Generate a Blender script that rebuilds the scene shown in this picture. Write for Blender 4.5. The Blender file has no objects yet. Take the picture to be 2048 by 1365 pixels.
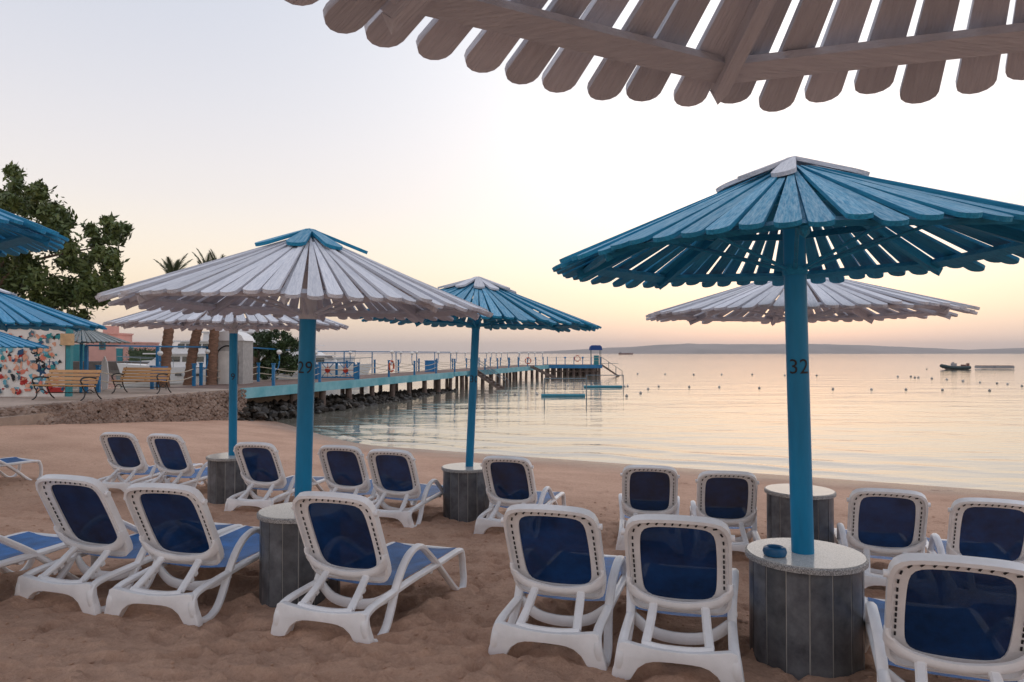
import bpy, bmesh, math, random
import numpy as np
from mathutils import Vector, Matrix, Euler
R = math.radians
S = bpy.context.scene
C = S.collection
random.seed(11)
RNG = np.random.default_rng(7)

# ------------------------------------------------------------------ camera, sky, sun, exposure
cam_d = bpy.data.cameras.new('camera')
cam = bpy.data.objects.new('camera', cam_d)
C.objects.link(cam)
cam_d.sensor_width = 36.0
cam_d.lens = 25.0
cam_d.clip_start = 0.05
cam_d.clip_end = 40000
CAM_Z = 1.70
cam.location = (0, 0, CAM_Z)
cam.rotation_euler = (R(90 + 0.99), 0, 0)
S.camera = cam

W = bpy.data.worlds.new('World')
S.world = W
W.use_nodes = True
nt = W.node_tree
nt.nodes.clear()
def wn(t, **k):
    n = nt.nodes.new(t)
    for a, b in k.items():
        setattr(n, a, b)
    return n
SUN_AZ, SUN_EL = R(21), R(1.5)         # azimuth from +Y towards +X
def s2l(c):
    return tuple(((x / 255) / 12.92 if x / 255 <= 0.04045 else ((x / 255 + 0.055) / 1.055) ** 2.4) for x in c)
tc = wn('ShaderNodeTexCoord')
sep = wn('ShaderNodeSeparateXYZ')
nt.links.new(tc.outputs['Generated'], sep.inputs[0])
ramp = wn('ShaderNodeValToRGB')
ramp.color_ramp.interpolation = 'B_SPLINE'
stops = [(0.0, (168, 154, 149)), (0.025, (181, 165, 155)), (0.06, (206, 186, 160)), (0.12, (208, 197, 180)),
         (0.20, (194, 189, 188)), (0.32, (181, 181, 187)), (0.46, (164, 169, 181)), (1.0, (164, 170, 184))]
el = ramp.color_ramp.elements
while len(el) < len(stops):
    el.new(0.5)
for e, (p, c) in zip(el, stops):
    e.position = p
    e.color = (*s2l(c), 1)
nt.links.new(sep.outputs['Z'], ramp.inputs[0])
dot = wn('ShaderNodeVectorMath', operation='DOT_PRODUCT')
nt.links.new(tc.outputs['Generated'], dot.inputs[0])
dot.inputs[1].default_value = (math.sin(SUN_AZ) * math.cos(R(27)), math.cos(SUN_AZ) * math.cos(R(27)), math.sin(R(27)))
mx = wn('ShaderNodeMath', operation='MAXIMUM'); mx.inputs[1].default_value = 0
nt.links.new(dot.outputs['Value'], mx.inputs[0])
pw = wn('ShaderNodeMath', operation='POWER'); pw.inputs[1].default_value = 12.0
nt.links.new(mx.outputs[0], pw.inputs[0])
glow = wn('ShaderNodeMix', data_type='RGBA', blend_type='ADD')
nt.links.new(pw.outputs[0], glow.inputs['Factor'])
nt.links.new(ramp.outputs['Color'], glow.inputs['A'])
glow.inputs['B'].default_value = (0.36, 0.33, 0.28, 1)
sky = wn('ShaderNodeTexSky', sky_type='NISHITA')
sky.sun_disc = False
sky.sun_elevation = SUN_EL
sky.sun_rotation = SUN_AZ
sky.dust_density = 2.0
skym = wn('ShaderNodeVectorMath', operation='SCALE'); skym.inputs['Scale'].default_value = 0.12
nt.links.new(sky.outputs[0], skym.inputs[0])
mixs = wn('ShaderNodeMix', data_type='RGBA', blend_type='MIX')
mixs.inputs['Factor'].default_value = 0.10
nt.links.new(glow.outputs['Result'], mixs.inputs['A'])
nt.links.new(skym.outputs[0], mixs.inputs['B'])
bg = wn('ShaderNodeBackground'); bg.inputs['Strength'].default_value = 1.58
nt.links.new(mixs.outputs['Result'], bg.inputs['Color'])
wo = wn('ShaderNodeOutputWorld')
nt.links.new(bg.outputs[0], wo.inputs['Surface'])

# the sun is still below the horizon: the glowing sky is the only light

S.view_settings.view_transform = 'Standard'
S.view_settings.look = 'None'
S.view_settings.exposure = 0.22
S.view_settings.gamma = 1.0
S.view_settings.use_curve_mapping = False
S.render.engine = 'CYCLES'
S.cycles.max_bounces = 8
S.cycles.transparent_max_bounces = 12

# ------------------------------------------------------------------ materials
MATS = {}
def mat(name, col, rough=0.6, var=0.12, scale=6.0, stretch=(1, 1, 1), bump=0.0, bscale=40.0, metal=0.0,
        col2=None, lo=0.35, hi=0.7, rnd=0.0, up=None, alpha=1.0, spec=0.5, detail=5.0, coords='Object'):
    """procedural paint / stone / cloth: base colour broken by stretched noise, per-object random shade, fine bump"""
    if name in MATS:
        return MATS[name]
    m = bpy.data.materials.new(name)
    m.use_nodes = True
    t = m.node_tree
    b = t.nodes['Principled BSDF']
    b.inputs['Roughness'].default_value = rough
    b.inputs['Metallic'].default_value = metal
    b.inputs['Specular IOR Level'].default_value = spec
    tc = t.nodes.new('ShaderNodeTexCoord')
    mp = t.nodes.new('ShaderNodeMapping')
    mp.inputs['Scale'].default_value = stretch
    t.links.new(tc.outputs[coords], mp.inputs[0])
    n = t.nodes.new('ShaderNodeTexNoise')
    n.inputs['Scale'].default_value = scale
    n.inputs['Detail'].default_value = detail
    n.inputs['Roughness'].default_value = 0.65
    oi = t.nodes.new('ShaderNodeObjectInfo')
    if rnd > 0:
        # different pattern offset on every piece
        sc = t.nodes.new('ShaderNodeMath'); sc.operation = 'MULTIPLY'; sc.inputs[1].default_value = 37.0
        t.links.new(oi.outputs['Random'], sc.inputs[0])
        cb = t.nodes.new('ShaderNodeCombineXYZ')
        for i in range(3):
            t.links.new(sc.outputs[0], cb.inputs[i])
        t.links.new(cb.outputs[0], mp.inputs['Location'])
    t.links.new(mp.outputs[0], n.inputs[0])
    rp = t.nodes.new('ShaderNodeValToRGB')
    rp.color_ramp.elements[0].position = lo
    rp.color_ramp.elements[1].position = hi
    c2 = col2 if col2 else tuple(min(1, c * (1 + 2 * var)) for c in col)
    c1 = col if col2 else tuple(c * (1 - var) for c in col)
    rp.color_ramp.elements[0].color = (*c1, 1)
    rp.color_ramp.elements[1].color = (*c2, 1)
    t.links.new(n.outputs[0], rp.inputs[0])
    out = rp.outputs['Color']
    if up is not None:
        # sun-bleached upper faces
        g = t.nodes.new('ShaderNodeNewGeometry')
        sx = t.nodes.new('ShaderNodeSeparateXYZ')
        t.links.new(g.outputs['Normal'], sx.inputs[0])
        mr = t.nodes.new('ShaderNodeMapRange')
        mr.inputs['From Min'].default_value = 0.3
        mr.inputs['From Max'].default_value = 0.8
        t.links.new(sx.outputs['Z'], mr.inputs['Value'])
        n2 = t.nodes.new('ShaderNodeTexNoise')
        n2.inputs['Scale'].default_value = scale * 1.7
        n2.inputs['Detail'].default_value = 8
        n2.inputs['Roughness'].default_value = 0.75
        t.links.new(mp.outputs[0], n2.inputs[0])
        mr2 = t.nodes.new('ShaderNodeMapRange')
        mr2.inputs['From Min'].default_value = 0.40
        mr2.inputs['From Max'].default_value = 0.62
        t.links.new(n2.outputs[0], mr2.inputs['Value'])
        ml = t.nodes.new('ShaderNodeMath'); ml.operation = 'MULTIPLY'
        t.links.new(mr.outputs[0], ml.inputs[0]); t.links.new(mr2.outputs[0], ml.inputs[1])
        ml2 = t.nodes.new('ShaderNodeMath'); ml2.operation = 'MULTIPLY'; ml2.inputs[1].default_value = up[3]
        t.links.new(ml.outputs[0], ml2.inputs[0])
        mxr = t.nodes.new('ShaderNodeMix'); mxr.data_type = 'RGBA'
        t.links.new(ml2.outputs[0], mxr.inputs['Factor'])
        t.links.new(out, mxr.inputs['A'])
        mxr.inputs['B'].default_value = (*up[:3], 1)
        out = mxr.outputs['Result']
    if rnd > 0:
        mr = t.nodes.new('ShaderNodeMapRange')
        mr.inputs['To Min'].default_value = 1 - rnd
        mr.inputs['To Max'].default_value = 1 + rnd
        t.links.new(oi.outputs['Random'], mr.inputs['Value'])
        hv = t.nodes.new('ShaderNodeHueSaturation')
        t.links.new(mr.outputs[0], hv.inputs['Value'])
        t.links.new(out, hv.inputs['Color'])
        out = hv.outputs['Color']
    t.links.new(out, b.inputs['Base Color'])
    if bump > 0:
        n3 = t.nodes.new('ShaderNodeTexNoise')
        n3.inputs['Scale'].default_value = bscale
        n3.inputs['Detail'].default_value = 4
        t.links.new(mp.outputs[0], n3.inputs[0])
        bp = t.nodes.new('ShaderNodeBump')
        bp.inputs['Strength'].default_value = bump
        bp.inputs['Distance'].default_value = 0.02
        t.links.new(n3.outputs[0], bp.inputs['Height'])
        t.links.new(bp.outputs[0], b.inputs['Normal'])
    if alpha < 1:
        tr = t.nodes.new('ShaderNodeBsdfTransparent')
        ms = t.nodes.new('ShaderNodeMixShader')
        ms.inputs[0].default_value = alpha
        o = t.nodes['Material Output']
        t.links.new(tr.outputs[0], ms.inputs[1])
        t.links.new(b.outputs[0], ms.inputs[2])
        t.links.new(ms.outputs[0], o.inputs['Surface'])
    MATS[name] = m
    return m

GRAIN = (2.2, 26, 26)
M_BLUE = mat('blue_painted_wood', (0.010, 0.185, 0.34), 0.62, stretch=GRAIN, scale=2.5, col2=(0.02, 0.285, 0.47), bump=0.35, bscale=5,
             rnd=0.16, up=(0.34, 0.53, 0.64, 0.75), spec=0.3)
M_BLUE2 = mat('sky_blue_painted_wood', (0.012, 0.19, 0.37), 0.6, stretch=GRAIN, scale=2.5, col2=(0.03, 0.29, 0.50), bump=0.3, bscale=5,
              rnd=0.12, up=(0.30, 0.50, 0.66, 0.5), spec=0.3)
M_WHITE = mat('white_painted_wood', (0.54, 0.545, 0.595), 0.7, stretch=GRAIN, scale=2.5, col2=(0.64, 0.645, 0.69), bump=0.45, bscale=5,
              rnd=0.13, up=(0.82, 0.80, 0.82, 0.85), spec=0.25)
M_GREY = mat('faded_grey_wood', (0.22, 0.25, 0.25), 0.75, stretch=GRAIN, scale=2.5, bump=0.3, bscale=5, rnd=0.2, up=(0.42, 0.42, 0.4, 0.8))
M_POLE = mat('blue_pole_paint', (0.006, 0.205, 0.40), 0.42, spec=0.3, var=0.14, scale=5, stretch=(1, 1, 0.2), bump=0.2, bscale=12)
M_POLEW = mat('white_pole_paint', (0.55, 0.53, 0.54), 0.5, var=0.1, scale=3)
M_INK = mat('black_stencil_ink', (0.008, 0.01, 0.016), 0.6)
M_PLASTIC = mat('white_resin', (0.83, 0.815, 0.825), 0.34, var=0.06, scale=5, rnd=0.04, bump=0.05, bscale=120)
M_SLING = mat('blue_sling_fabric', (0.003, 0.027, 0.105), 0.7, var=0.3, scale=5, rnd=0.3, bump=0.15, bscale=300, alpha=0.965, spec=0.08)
M_SEAT = mat('blue_sling_sky_sheen', (0.010, 0.105, 0.31), 0.5, var=0.3, scale=6, rnd=0.25, bump=0.15, bscale=300, spec=0.35)  # sling fabric with the sky's sheen on the seat painted in as lighter blue
M_SLOT = mat('dark_slot', (0.015, 0.015, 0.02), 0.8)
M_GRANITE = mat('dark_granite', (0.045, 0.048, 0.056), 0.33, scale=9, col2=(0.17, 0.175, 0.19), lo=0.3, hi=0.78, rnd=0.25, bump=0.05, bscale=200, detail=12)
M_TOP = mat('sky_paled_terrazzo', (0.44, 0.42, 0.395), 0.18, scale=160, col2=(0.68, 0.65, 0.61), lo=0.35, hi=0.6, detail=2)  # sky reflection on the table top is put into this paler colour
M_EDGE = mat('speckled_terrazzo_edge', (0.16, 0.15, 0.15), 0.5, scale=160, col2=(0.50, 0.48, 0.46), lo=0.4, hi=0.62, detail=2)
M_GROUT = mat('pale_grout', (0.42, 0.40, 0.38), 0.9)
M_ASH = mat('blue_ashtray_plastic', (0.004, 0.085, 0.20), 0.35)
M_CONC = mat('worn_concrete', (0.36, 0.27, 0.215), 0.85, var=0.22, scale=1.2, bump=0.3, bscale=30)
M_STONE = mat('brown_rubble', (0.20, 0.135, 0.105), 0.85, scale=1.7, col2=(0.40, 0.30, 0.245), bump=0.5, bscale=14, rnd=0.1)
M_ROCK = mat('dark_brown_rock', (0.010, 0.008, 0.007), 0.6, scale=1.5, col2=(0.055, 0.042, 0.032), bump=0.5, bscale=12)  # very dark brown throughout, broken by noise
M_TURQ = mat('weathered_turquoise_paint', (0.10, 0.38, 0.46), 0.6, scale=0.9, col2=(0.28, 0.55, 0.62), bump=0.15)
M_DECK = mat('brown_deck_boards', (0.17, 0.105, 0.085), 0.8, var=0.25, scale=2, bump=0.2, rnd=0.12)
M_PILE = mat('grey_brown_pile', (0.14, 0.10, 0.085), 0.8, var=0.3, scale=3, bump=0.4, bscale=20)
M_PBLUE = mat('railing_blue_paint', (0.012, 0.16, 0.36), 0.45, var=0.15, scale=4)
M_ROPE = mat('pale_rope', (0.55, 0.48, 0.38), 0.9)
M_GLOBE = mat('white_globe', (0.75, 0.73, 0.70), 0.25)
M_RED = mat('red_paint', (0.45, 0.035, 0.02), 0.5)
M_ORANGE = mat('orange_brown_paint', (0.42, 0.14, 0.07), 0.55)
M_RING = mat('orange_life_ring', (0.50, 0.09, 0.04), 0.5)
M_BENCH = mat('honey_wood', (0.44, 0.22, 0.085), 0.5, stretch=(3, 20, 20), scale=2, col2=(0.60, 0.34, 0.145), rnd=0.1, bump=0.1)
M_IRON = mat('black_cast_iron', (0.012, 0.012, 0.013), 0.5)
M_WALLW = mat('white_plaster', (0.70, 0.66, 0.62), 0.85, var=0.08, scale=2)
M_PINK = mat('pink_plaster', (0.66, 0.36, 0.31), 0.85, var=0.08, scale=0.3)
M_TEAL = mat('teal_door_paint', (0.02, 0.22, 0.26), 0.5)
M_DARKQ = mat('dark_quay_stone', (0.10, 0.082, 0.075), 0.85, var=0.3, scale=0.5)
M_HULL = mat('white_gelcoat', (0.74, 0.73, 0.74), 0.3, var=0.03)
M_GLASS = mat('dark_tinted_glass', (0.015, 0.025, 0.035), 0.08, spec=0.8)
M_BARK = mat('brown_bark', (0.15, 0.10, 0.07), 0.9, var=0.3, scale=6, bump=0.6, bscale=20)
M_PALM = mat('palm_trunk_bark', (0.19, 0.105, 0.07), 0.9, var=0.35, scale=5, stretch=(1, 1, 4), bump=0.7, bscale=14)
M_LEAF = mat('green_leaf', (0.030, 0.060, 0.014), 0.55, scale=1.6, col2=(0.15, 0.19, 0.05), lo=0.3, hi=0.7)
M_LEAFD = mat('dark_green_leaf', (0.022, 0.05, 0.014), 0.55, scale=0.9, col2=(0.06, 0.10, 0.028))
M_FROND = mat('palm_frond_green', (0.055, 0.075, 0.03), 0.6, scale=2)
M_TAN = mat('tan_metal_box', (0.50, 0.33, 0.18), 0.6)
M_BIN = mat('blue_bin_plastic', (0.01, 0.17, 0.42), 0.4)
M_CANVAS = mat('navy_canvas', (0.012, 0.06, 0.24), 0.8)
M_BUOY = mat('grey_white_buoy', (0.42, 0.39, 0.36), 0.5, rnd=0.35)
M_TUBE = mat('sea_blue_float', (0.02, 0.20, 0.28), 0.5)
M_STEEL = mat('grey_metal_tube', (0.16, 0.20, 0.23), 0.45, metal=0.3)
M_RIB = mat('dark_teal_rubber', (0.035, 0.06, 0.065), 0.6)
M_GREYB = mat('grey_boat_paint', (0.34, 0.33, 0.34), 0.6)
M_RUST = mat('rust_red_hull', (0.20, 0.10, 0.085), 0.7)
M_HILL = mat('bare_desert_hill', (0.24, 0.19, 0.175), 1.0, var=0.2, scale=0.002)
M_TYRE = mat('black_rubber', (0.012, 0.012, 0.012), 0.8)

# ------------------------------------------------------------------ builders
class MB:
    def __init__(s):
        s.v = []; s.f = []
    def add(s, vs, fs):
        o = len(s.v)
        s.v.extend([tuple(v) for v in vs])
        s.f.extend([tuple(i + o for i in f) for f in fs])
        return s
    def box(s, c, d, rot=None):
        M = rot.to_matrix() if rot is not None else Matrix.Identity(3)
        vs = []
        for x in (-1, 1):
            for y in (-1, 1):
                for z in (-1, 1):
                    vs.append(Vector(c) + M @ Vector((x * d[0] / 2, y * d[1] / 2, z * d[2] / 2)))
        return s.add(vs, [(0, 1, 3, 2), (4, 6, 7, 5), (0, 4, 5, 1), (2, 3, 7, 6), (0, 2, 6, 4), (1, 5, 7, 3)])
    def sweep(s, pts, w, h, up=(0, 0, 1), closed=False, n=8, rnd=True, taper=None):
        """rectangular bar (w sideways, h along up) with softened corners along a polyline"""
        pts = [Vector(p) for p in pts]
        if rnd:
            k = 0.28
            sec = [(1, 1 - 2 * k), (1 - 2 * k * h / max(w, h), 1), (-1 + 2 * k * h / max(w, h), 1), (-1, 1 - 2 * k),
                   (-1, -1 + 2 * k), (-1 + 2 * k * h / max(w, h), -1), (1 - 2 * k * h / max(w, h), -1), (1, -1 + 2 * k)]
        else:
            sec = [(1, 1), (-1, 1), (-1, -1), (1, -1)]
        m = len(sec); vs = []; N = len(pts)
        for i, p in enumerate(pts):
            a = pts[i - 1] if (i > 0 or closed) else pts[i]
            b = pts[(i + 1) % N] if (i < N - 1 or closed) else pts[i]
            t = (b - a).normalized()
            side = t.cross(Vector(up))
            if side.length < 1e-5:
                side = t.cross(Vector((1, 0, 0)))
            side.normalize()
            nn = side.cross(t).normalized()
            q = taper(i / (N - 1)) if taper else 1
            for (x, y) in sec:
                vs.append(p + side * (x * w / 2 * q) + nn * (y * h / 2 * q))
        fs = []
        for i in range(N if closed else N - 1):
            j = (i + 1) % N
            for k2 in range(m):
                l = (k2 + 1) % m
                fs.append((i * m + k2, i * m + l, j * m + l, j * m + k2))
        if not closed:
            fs.append(tuple(range(m - 1, -1, -1)))
            fs.append(tuple((N - 1) * m + k2 for k2 in range(m)))
        return s.add(vs, fs)
    def tube(s, pts, r, n=8, up=(0, 0, 1), r2=None):
        pts = [Vector(p) for p in pts]
        N = len(pts); vs = []
        for i, p in enumerate(pts):
            t = (pts[min(i + 1, N - 1)] - pts[max(i - 1, 0)]).normalized()
            side = t.cross(Vector(up))
            if side.length < 1e-4:
                side = t.cross(Vector((1, 0, 0)))
            side.normalize(); nn = side.cross(t).normalized()
            rr = r if r2 is None else r + (r2 - r) * i / (N - 1)
            for k in range(n):
                a = 2 * math.pi * k / n
                vs.append(p + side * (rr * math.cos(a)) + nn * (rr * math.sin(a)))
        fs = [(i * n + k, i * n + (k + 1) % n, (i + 1) * n + (k + 1) % n, (i + 1) * n + k) for i in range(N - 1) for k in range(n)]
        fs += [tuple(range(n - 1, -1, -1)), tuple((N - 1) * n + k for k in range(n))]
        return s.add(vs, fs)
    def lathe(s, prof, n=24, c=(0, 0, 0)):
        vs = []
        for (r, z) in prof:
            for k in range(n):
                a = 2 * math.pi * k / n
                vs.append((c[0] + r * math.cos(a), c[1] + r * math.sin(a), c[2] + z))
        m = len(prof)
        fs = [(i * n + k, i * n + (k + 1) % n, (i + 1) * n + (k + 1) % n, (i + 1) * n + k) for i in range(m - 1) for k in range(n)]
        if prof[0][0] > 1e-6: fs.append(tuple(range(n - 1, -1, -1)))
        if prof[-1][0] > 1e-6: fs.append(tuple((m - 1) * n + k for k in range(n)))
        return s.add(vs, fs)
    def prism(s, outline, t, fn):
        """2-D outline extruded by t; fn(x, y, d) -> 3-D point"""
        n = len(outline)
        vs = [fn(x, y, 0) for x, y in outline] + [fn(x, y, t) for x, y in outline]
        fs = [tuple(range(n - 1, -1, -1)), tuple(range(n, 2 * n))]
        fs += [(i, (i + 1) % n, n + (i + 1) % n, n + i) for i in range(n)]
        return s.add(vs, fs)
    def mesh(s, name, smooth=0.6):
        me = bpy.data.meshes.new(name)
        me.from_pydata(s.v, [], s.f)
        bm = bmesh.new(); bm.from_mesh(me)
        bmesh.ops.recalc_face_normals(bm, faces=bm.faces)
        bm.to_mesh(me); bm.free()
        if smooth:
            me.polygons.foreach_set('use_smooth', [True] * len(me.polygons))
            me.set_sharp_from_angle(angle=smooth)
        return me
    def build(s, name, m, parent=None, **k):
        return obj(name, s.mesh(name), m, parent, **k)

def obj(name, me, m, parent=None, loc=None, rot=None):
    o = bpy.data.objects.new(name, me)
    C.objects.link(o)
    if m is not None and len(me.materials) == 0:
        me.materials.append(m)
    if parent is not None: o.parent = parent
    if loc is not None: o.location = loc
    if rot is not None: o.rotation_euler = rot
    return o
def tag(o, label, cat, group=None):
    o['label'] = label; o['category'] = cat
    if group: o['group'] = group
    return o
def thing(name, label, cat, loc=(0, 0, 0), rot=(0, 0, 0), group=None):
    o = bpy.data.objects.new(name, None)
    C.objects.link(o)
    o.empty_display_size = 0.2
    o.location = loc; o.rotation_euler = rot
    return tag(o, label, cat, group)
def structure(o):
    o['kind'] = 'structure'; return o
def copy_tree(o, parent=None):
    c = o.copy(); C.objects.link(c); c.parent = parent
    for ch in list(o.children):
        copy_tree(ch, c)
    return c
def smoothpath(pts, k=6, closed=False):
    P = [Vector(p) for p in pts]; n = len(P); out = []
    for i in range(n if closed else n - 1):
        p0 = P[(i - 1) % n] if (closed or i > 0) else P[i]
        p1 = P[i]; p2 = P[(i + 1) % n]
        p3 = P[(i + 2) % n] if (closed or i + 2 < n) else P[(i + 1) % n]
        for j in range(k):
            t = j / k
            out.append(0.5 * ((2 * p1) + (-p0 + p2) * t + (2 * p0 - 5 * p1 + 4 * p2 - p3) * t * t + (-p0 + 3 * p1 - 3 * p2 + p3) * t ** 3))
    if not closed: out.append(P[-1])
    return out

# value noise in numpy
_perm = RNG.random((256, 256))
def vnoise(x, y):
    xi = np.floor(x).astype(int); yi = np.floor(y).astype(int)
    fx = x - xi; fy = y - yi
    fx = fx * fx * (3 - 2 * fx); fy = fy * fy * (3 - 2 * fy)
    g = lambda a, b: _perm[a % 256, b % 256]
    return (g(xi, yi) * (1 - fx) + g(xi + 1, yi) * fx) * (1 - fy) + (g(xi, yi + 1) * (1 - fx) + g(xi + 1, yi + 1) * fx) * fy - 0.5
def fbm(x, y, o=4):
    s = 0; a = 1.0
    for i in range(o):
        s = s + a * vnoise(x + 17.3 * i, y + 9.1 * i); x = x * 2.03; y = y * 2.03; a *= 0.5
    return s

# ------------------------------------------------------------------ ground
WATER = -0.96
def sstep(a, b, x):
    t = np.clip((x - a) / (b - a), 0, 1)
    return t * t * (3 - 2 * t)
QA = np.array([-10.3, 27.0]); QD = np.array([0.2555, 0.9668])     # sea-side edge of quay and pier
def ground_z(x, y):
    x = np.asarray(x, float); y = np.asarray(y, float)
    z = -0.035 * (x - 1.64) - 0.07 * (np.clip(y, 1.0, None) - 4.0)
    z = z + 0.38 * sstep(-3.5, -11, x) * sstep(11, 18, y)
    return z
LOUNGERS = [  # x, y, heading, label bits
    (-2.86, 4.46, 16), (-2.19, 4.33, 12), (-1.09, 4.05, 18), (0.177, 3.81, 18), (0.82, 3.56, 16), (1.79, 2.79, 22),
    (-3.66, 3.79, 15), (-5.2, 9.25, 13), (-4.48, 9.0, 16), (-2.99, 8.11, 14), (-1.98, 7.95, 16), (-1.36, 7.63, 16),
    (-0.09, 7.31, 18), (1.33, 6.9, 10), (1.99, 6.55, 12), (2.84, 5.35, 20), (3.39, 4.96, 22), (-7.78, 9.2, 27)]
TABLES = [(1.64, 4.0), (-1.45, 4.9), (-0.53, 8.4), (-3.486, 8.9), (2.62, 6.5), (0.715, 0.783), (-4.28, 4.25), (-7.15, 9.4)]
def axis(parts):
    out = []
    for a, b, n in parts:
        out.append(np.linspace(a, b, n, endpoint=False))
    return np.concatenate(out + [[parts[-1][1]]])
gx = axis([(-60, -16, 36), (-16, -6.5, 90), (-6.5, 6.5, 560), (6.5, 16, 70), (16, 60, 30)])
gy = axis([(-9, 1.5, 36), (1.5, 9, 350), (9, 16, 130), (16, 30, 120), (30, 44, 16)])
GX, GY = np.meshgrid(gx, gy)
GZ = ground_z(GX, GY)
dry = sstep(-0.95, -0.6, GZ)
GZ += dry * (0.05 * fbm(GX * 0.55, GY * 0.55, 3) + 0.012 * fbm(GX * 2.3, GY * 2.3 + 3, 3) + 0.021 * fbm(GX * 9, GY * 13, 4) * (0.35 + np.clip(2.2 * fbm(GX * 0.9 + 5, GY * 0.9, 2) + 0.4, 0, 1.2)))
# raked, trodden lines
GZ += dry * 0.014 * fbm(GX * 1.2 + GY * 0.6, GY * 7.5, 3)
# footprints and small pits
def pit(cx, cy, a, b, ang, dep):
    r = 3.2 * max(a, b)
    ix = np.searchsorted(gx, [cx - r, cx + r]); iy = np.searchsorted(gy, [cy - r, cy + r])
    if ix[0] == ix[1] or iy[0] == iy[1]: return
    sl = (slice(iy[0], iy[1]), slice(ix[0], ix[1]))
    dx = GX[sl] - cx; dy = GY[sl] - cy
    u = (dx * math.cos(ang) + dy * math.sin(ang)) / a; w = (-dx * math.sin(ang) + dy * math.cos(ang)) / b
    q = u * u + w * w
    GZ[sl] += -dep * np.exp(-q ** 2 * 0.8) + dep * 0.30 * np.exp(-(np.sqrt(q) - 1.35) ** 2 * 9) * (0.6 + 0.8 * (vnoise(GX[sl] * 9, GY[sl] * 9) + 0.5))
for i in range(1000):
    y0 = 1.6 + 12 * random.random() ** 1.5
    x0 = random.uniform(-0.95, 0.95) * (y0 * 0.8 + 0.6)
    pit(x0, y0, random.uniform(0.05, 0.12), random.uniform(0.03, 0.055), random.uniform(0, 3.14), random.uniform(0.012, 0.036))
for i in range(60):      # walked tracks
    x0, y0 = random.uniform(-3.5, 3.5), random.uniform(2.2, 8); a = random.uniform(0, 6.28)
    for k in range(9):
        px = x0 + 0.33 * k * math.cos(a) + (0.07 if k % 2 else -0.07) * math.sin(a)
        py = y0 + 0.33 * k * math.sin(a) - (0.07 if k % 2 else -0.07) * math.cos(a)
        pit(px, py, 0.115, 0.05, a, random.uniform(0.018, 0.042))
for (x, y, h) in LOUNGERS:   # scoured hollow under each seat, sand heaped at the feet
    d = (math.sin(R(h)), math.cos(R(h)))
    pit(x + 0.62 * d[0], y + 0.62 * d[1], 0.36, 0.25, R(90 - h), 0.07)
    pit(x + 1.05 * d[0], y + 1.05 * d[1], 0.26, 0.25, R(90 - h), 0.05)
    for k in range(14):
        pit(x + random.uniform(-0.5, 0.5), y + random.uniform(-0.5, 0.3), random.uniform(0.05, 0.13), random.uniform(0.04, 0.07), random.uniform(0, 3), random.uniform(0.006, 0.018))
# land stops at the sea-side quay wall; the marina basin lies beyond
sd = (GX - QA[0]) * QD[1] - (GY - QA[1]) * QD[0]     # >0 on the beach side
GZ = np.where((sd < -0.9) & (GY > 20.5), np.minimum(GZ, -2.6), GZ)
GZ = np.where(GZ < WATER, WATER - (WATER - GZ) * 1.5, GZ)
def gz(x, y):
    ix = min(max(np.searchsorted(gx, x), 1), len(gx) - 1); iy = min(max(np.searchsorted(gy, y), 1), len(gy) - 1)
    fx = (x - gx[ix - 1]) / (gx[ix] - gx[ix - 1]); fy = (y - gy[iy - 1]) / (gy[iy] - gy[iy - 1])
    a = GZ[iy - 1, ix - 1] * (1 - fx) + GZ[iy - 1, ix] * fx; b = GZ[iy, ix - 1] * (1 - fx) + GZ[iy, ix] * fx
    return float(a * (1 - fy) + b * fy)
def grid_mesh(name, X, Y, Z):
    ny, nx = X.shape
    me = bpy.data.meshes.new(name)
    v = np.stack([X, Y, Z], -1).reshape(-1, 3)
    idx = np.arange(ny * nx).reshape(ny, nx)
    f = np.stack([idx[:-1, :-1], idx[:-1, 1:], idx[1:, 1:], idx[1:, :-1]], -1).reshape(-1, 4)
    me.vertices.add(len(v)); me.vertices.foreach_set('co', v.ravel().astype(np.float32))
    me.loops.add(f.size); me.loops.foreach_set('vertex_index', f.ravel().astype(np.int32))
    me.polygons.add(len(f)); me.polygons.foreach_set('loop_start', np.arange(0, f.size, 4, dtype=np.int32))
    me.polygons.foreach_set('use_smooth', np.ones(len(f), bool))
    me.update(); me.validate()
    return me
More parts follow.
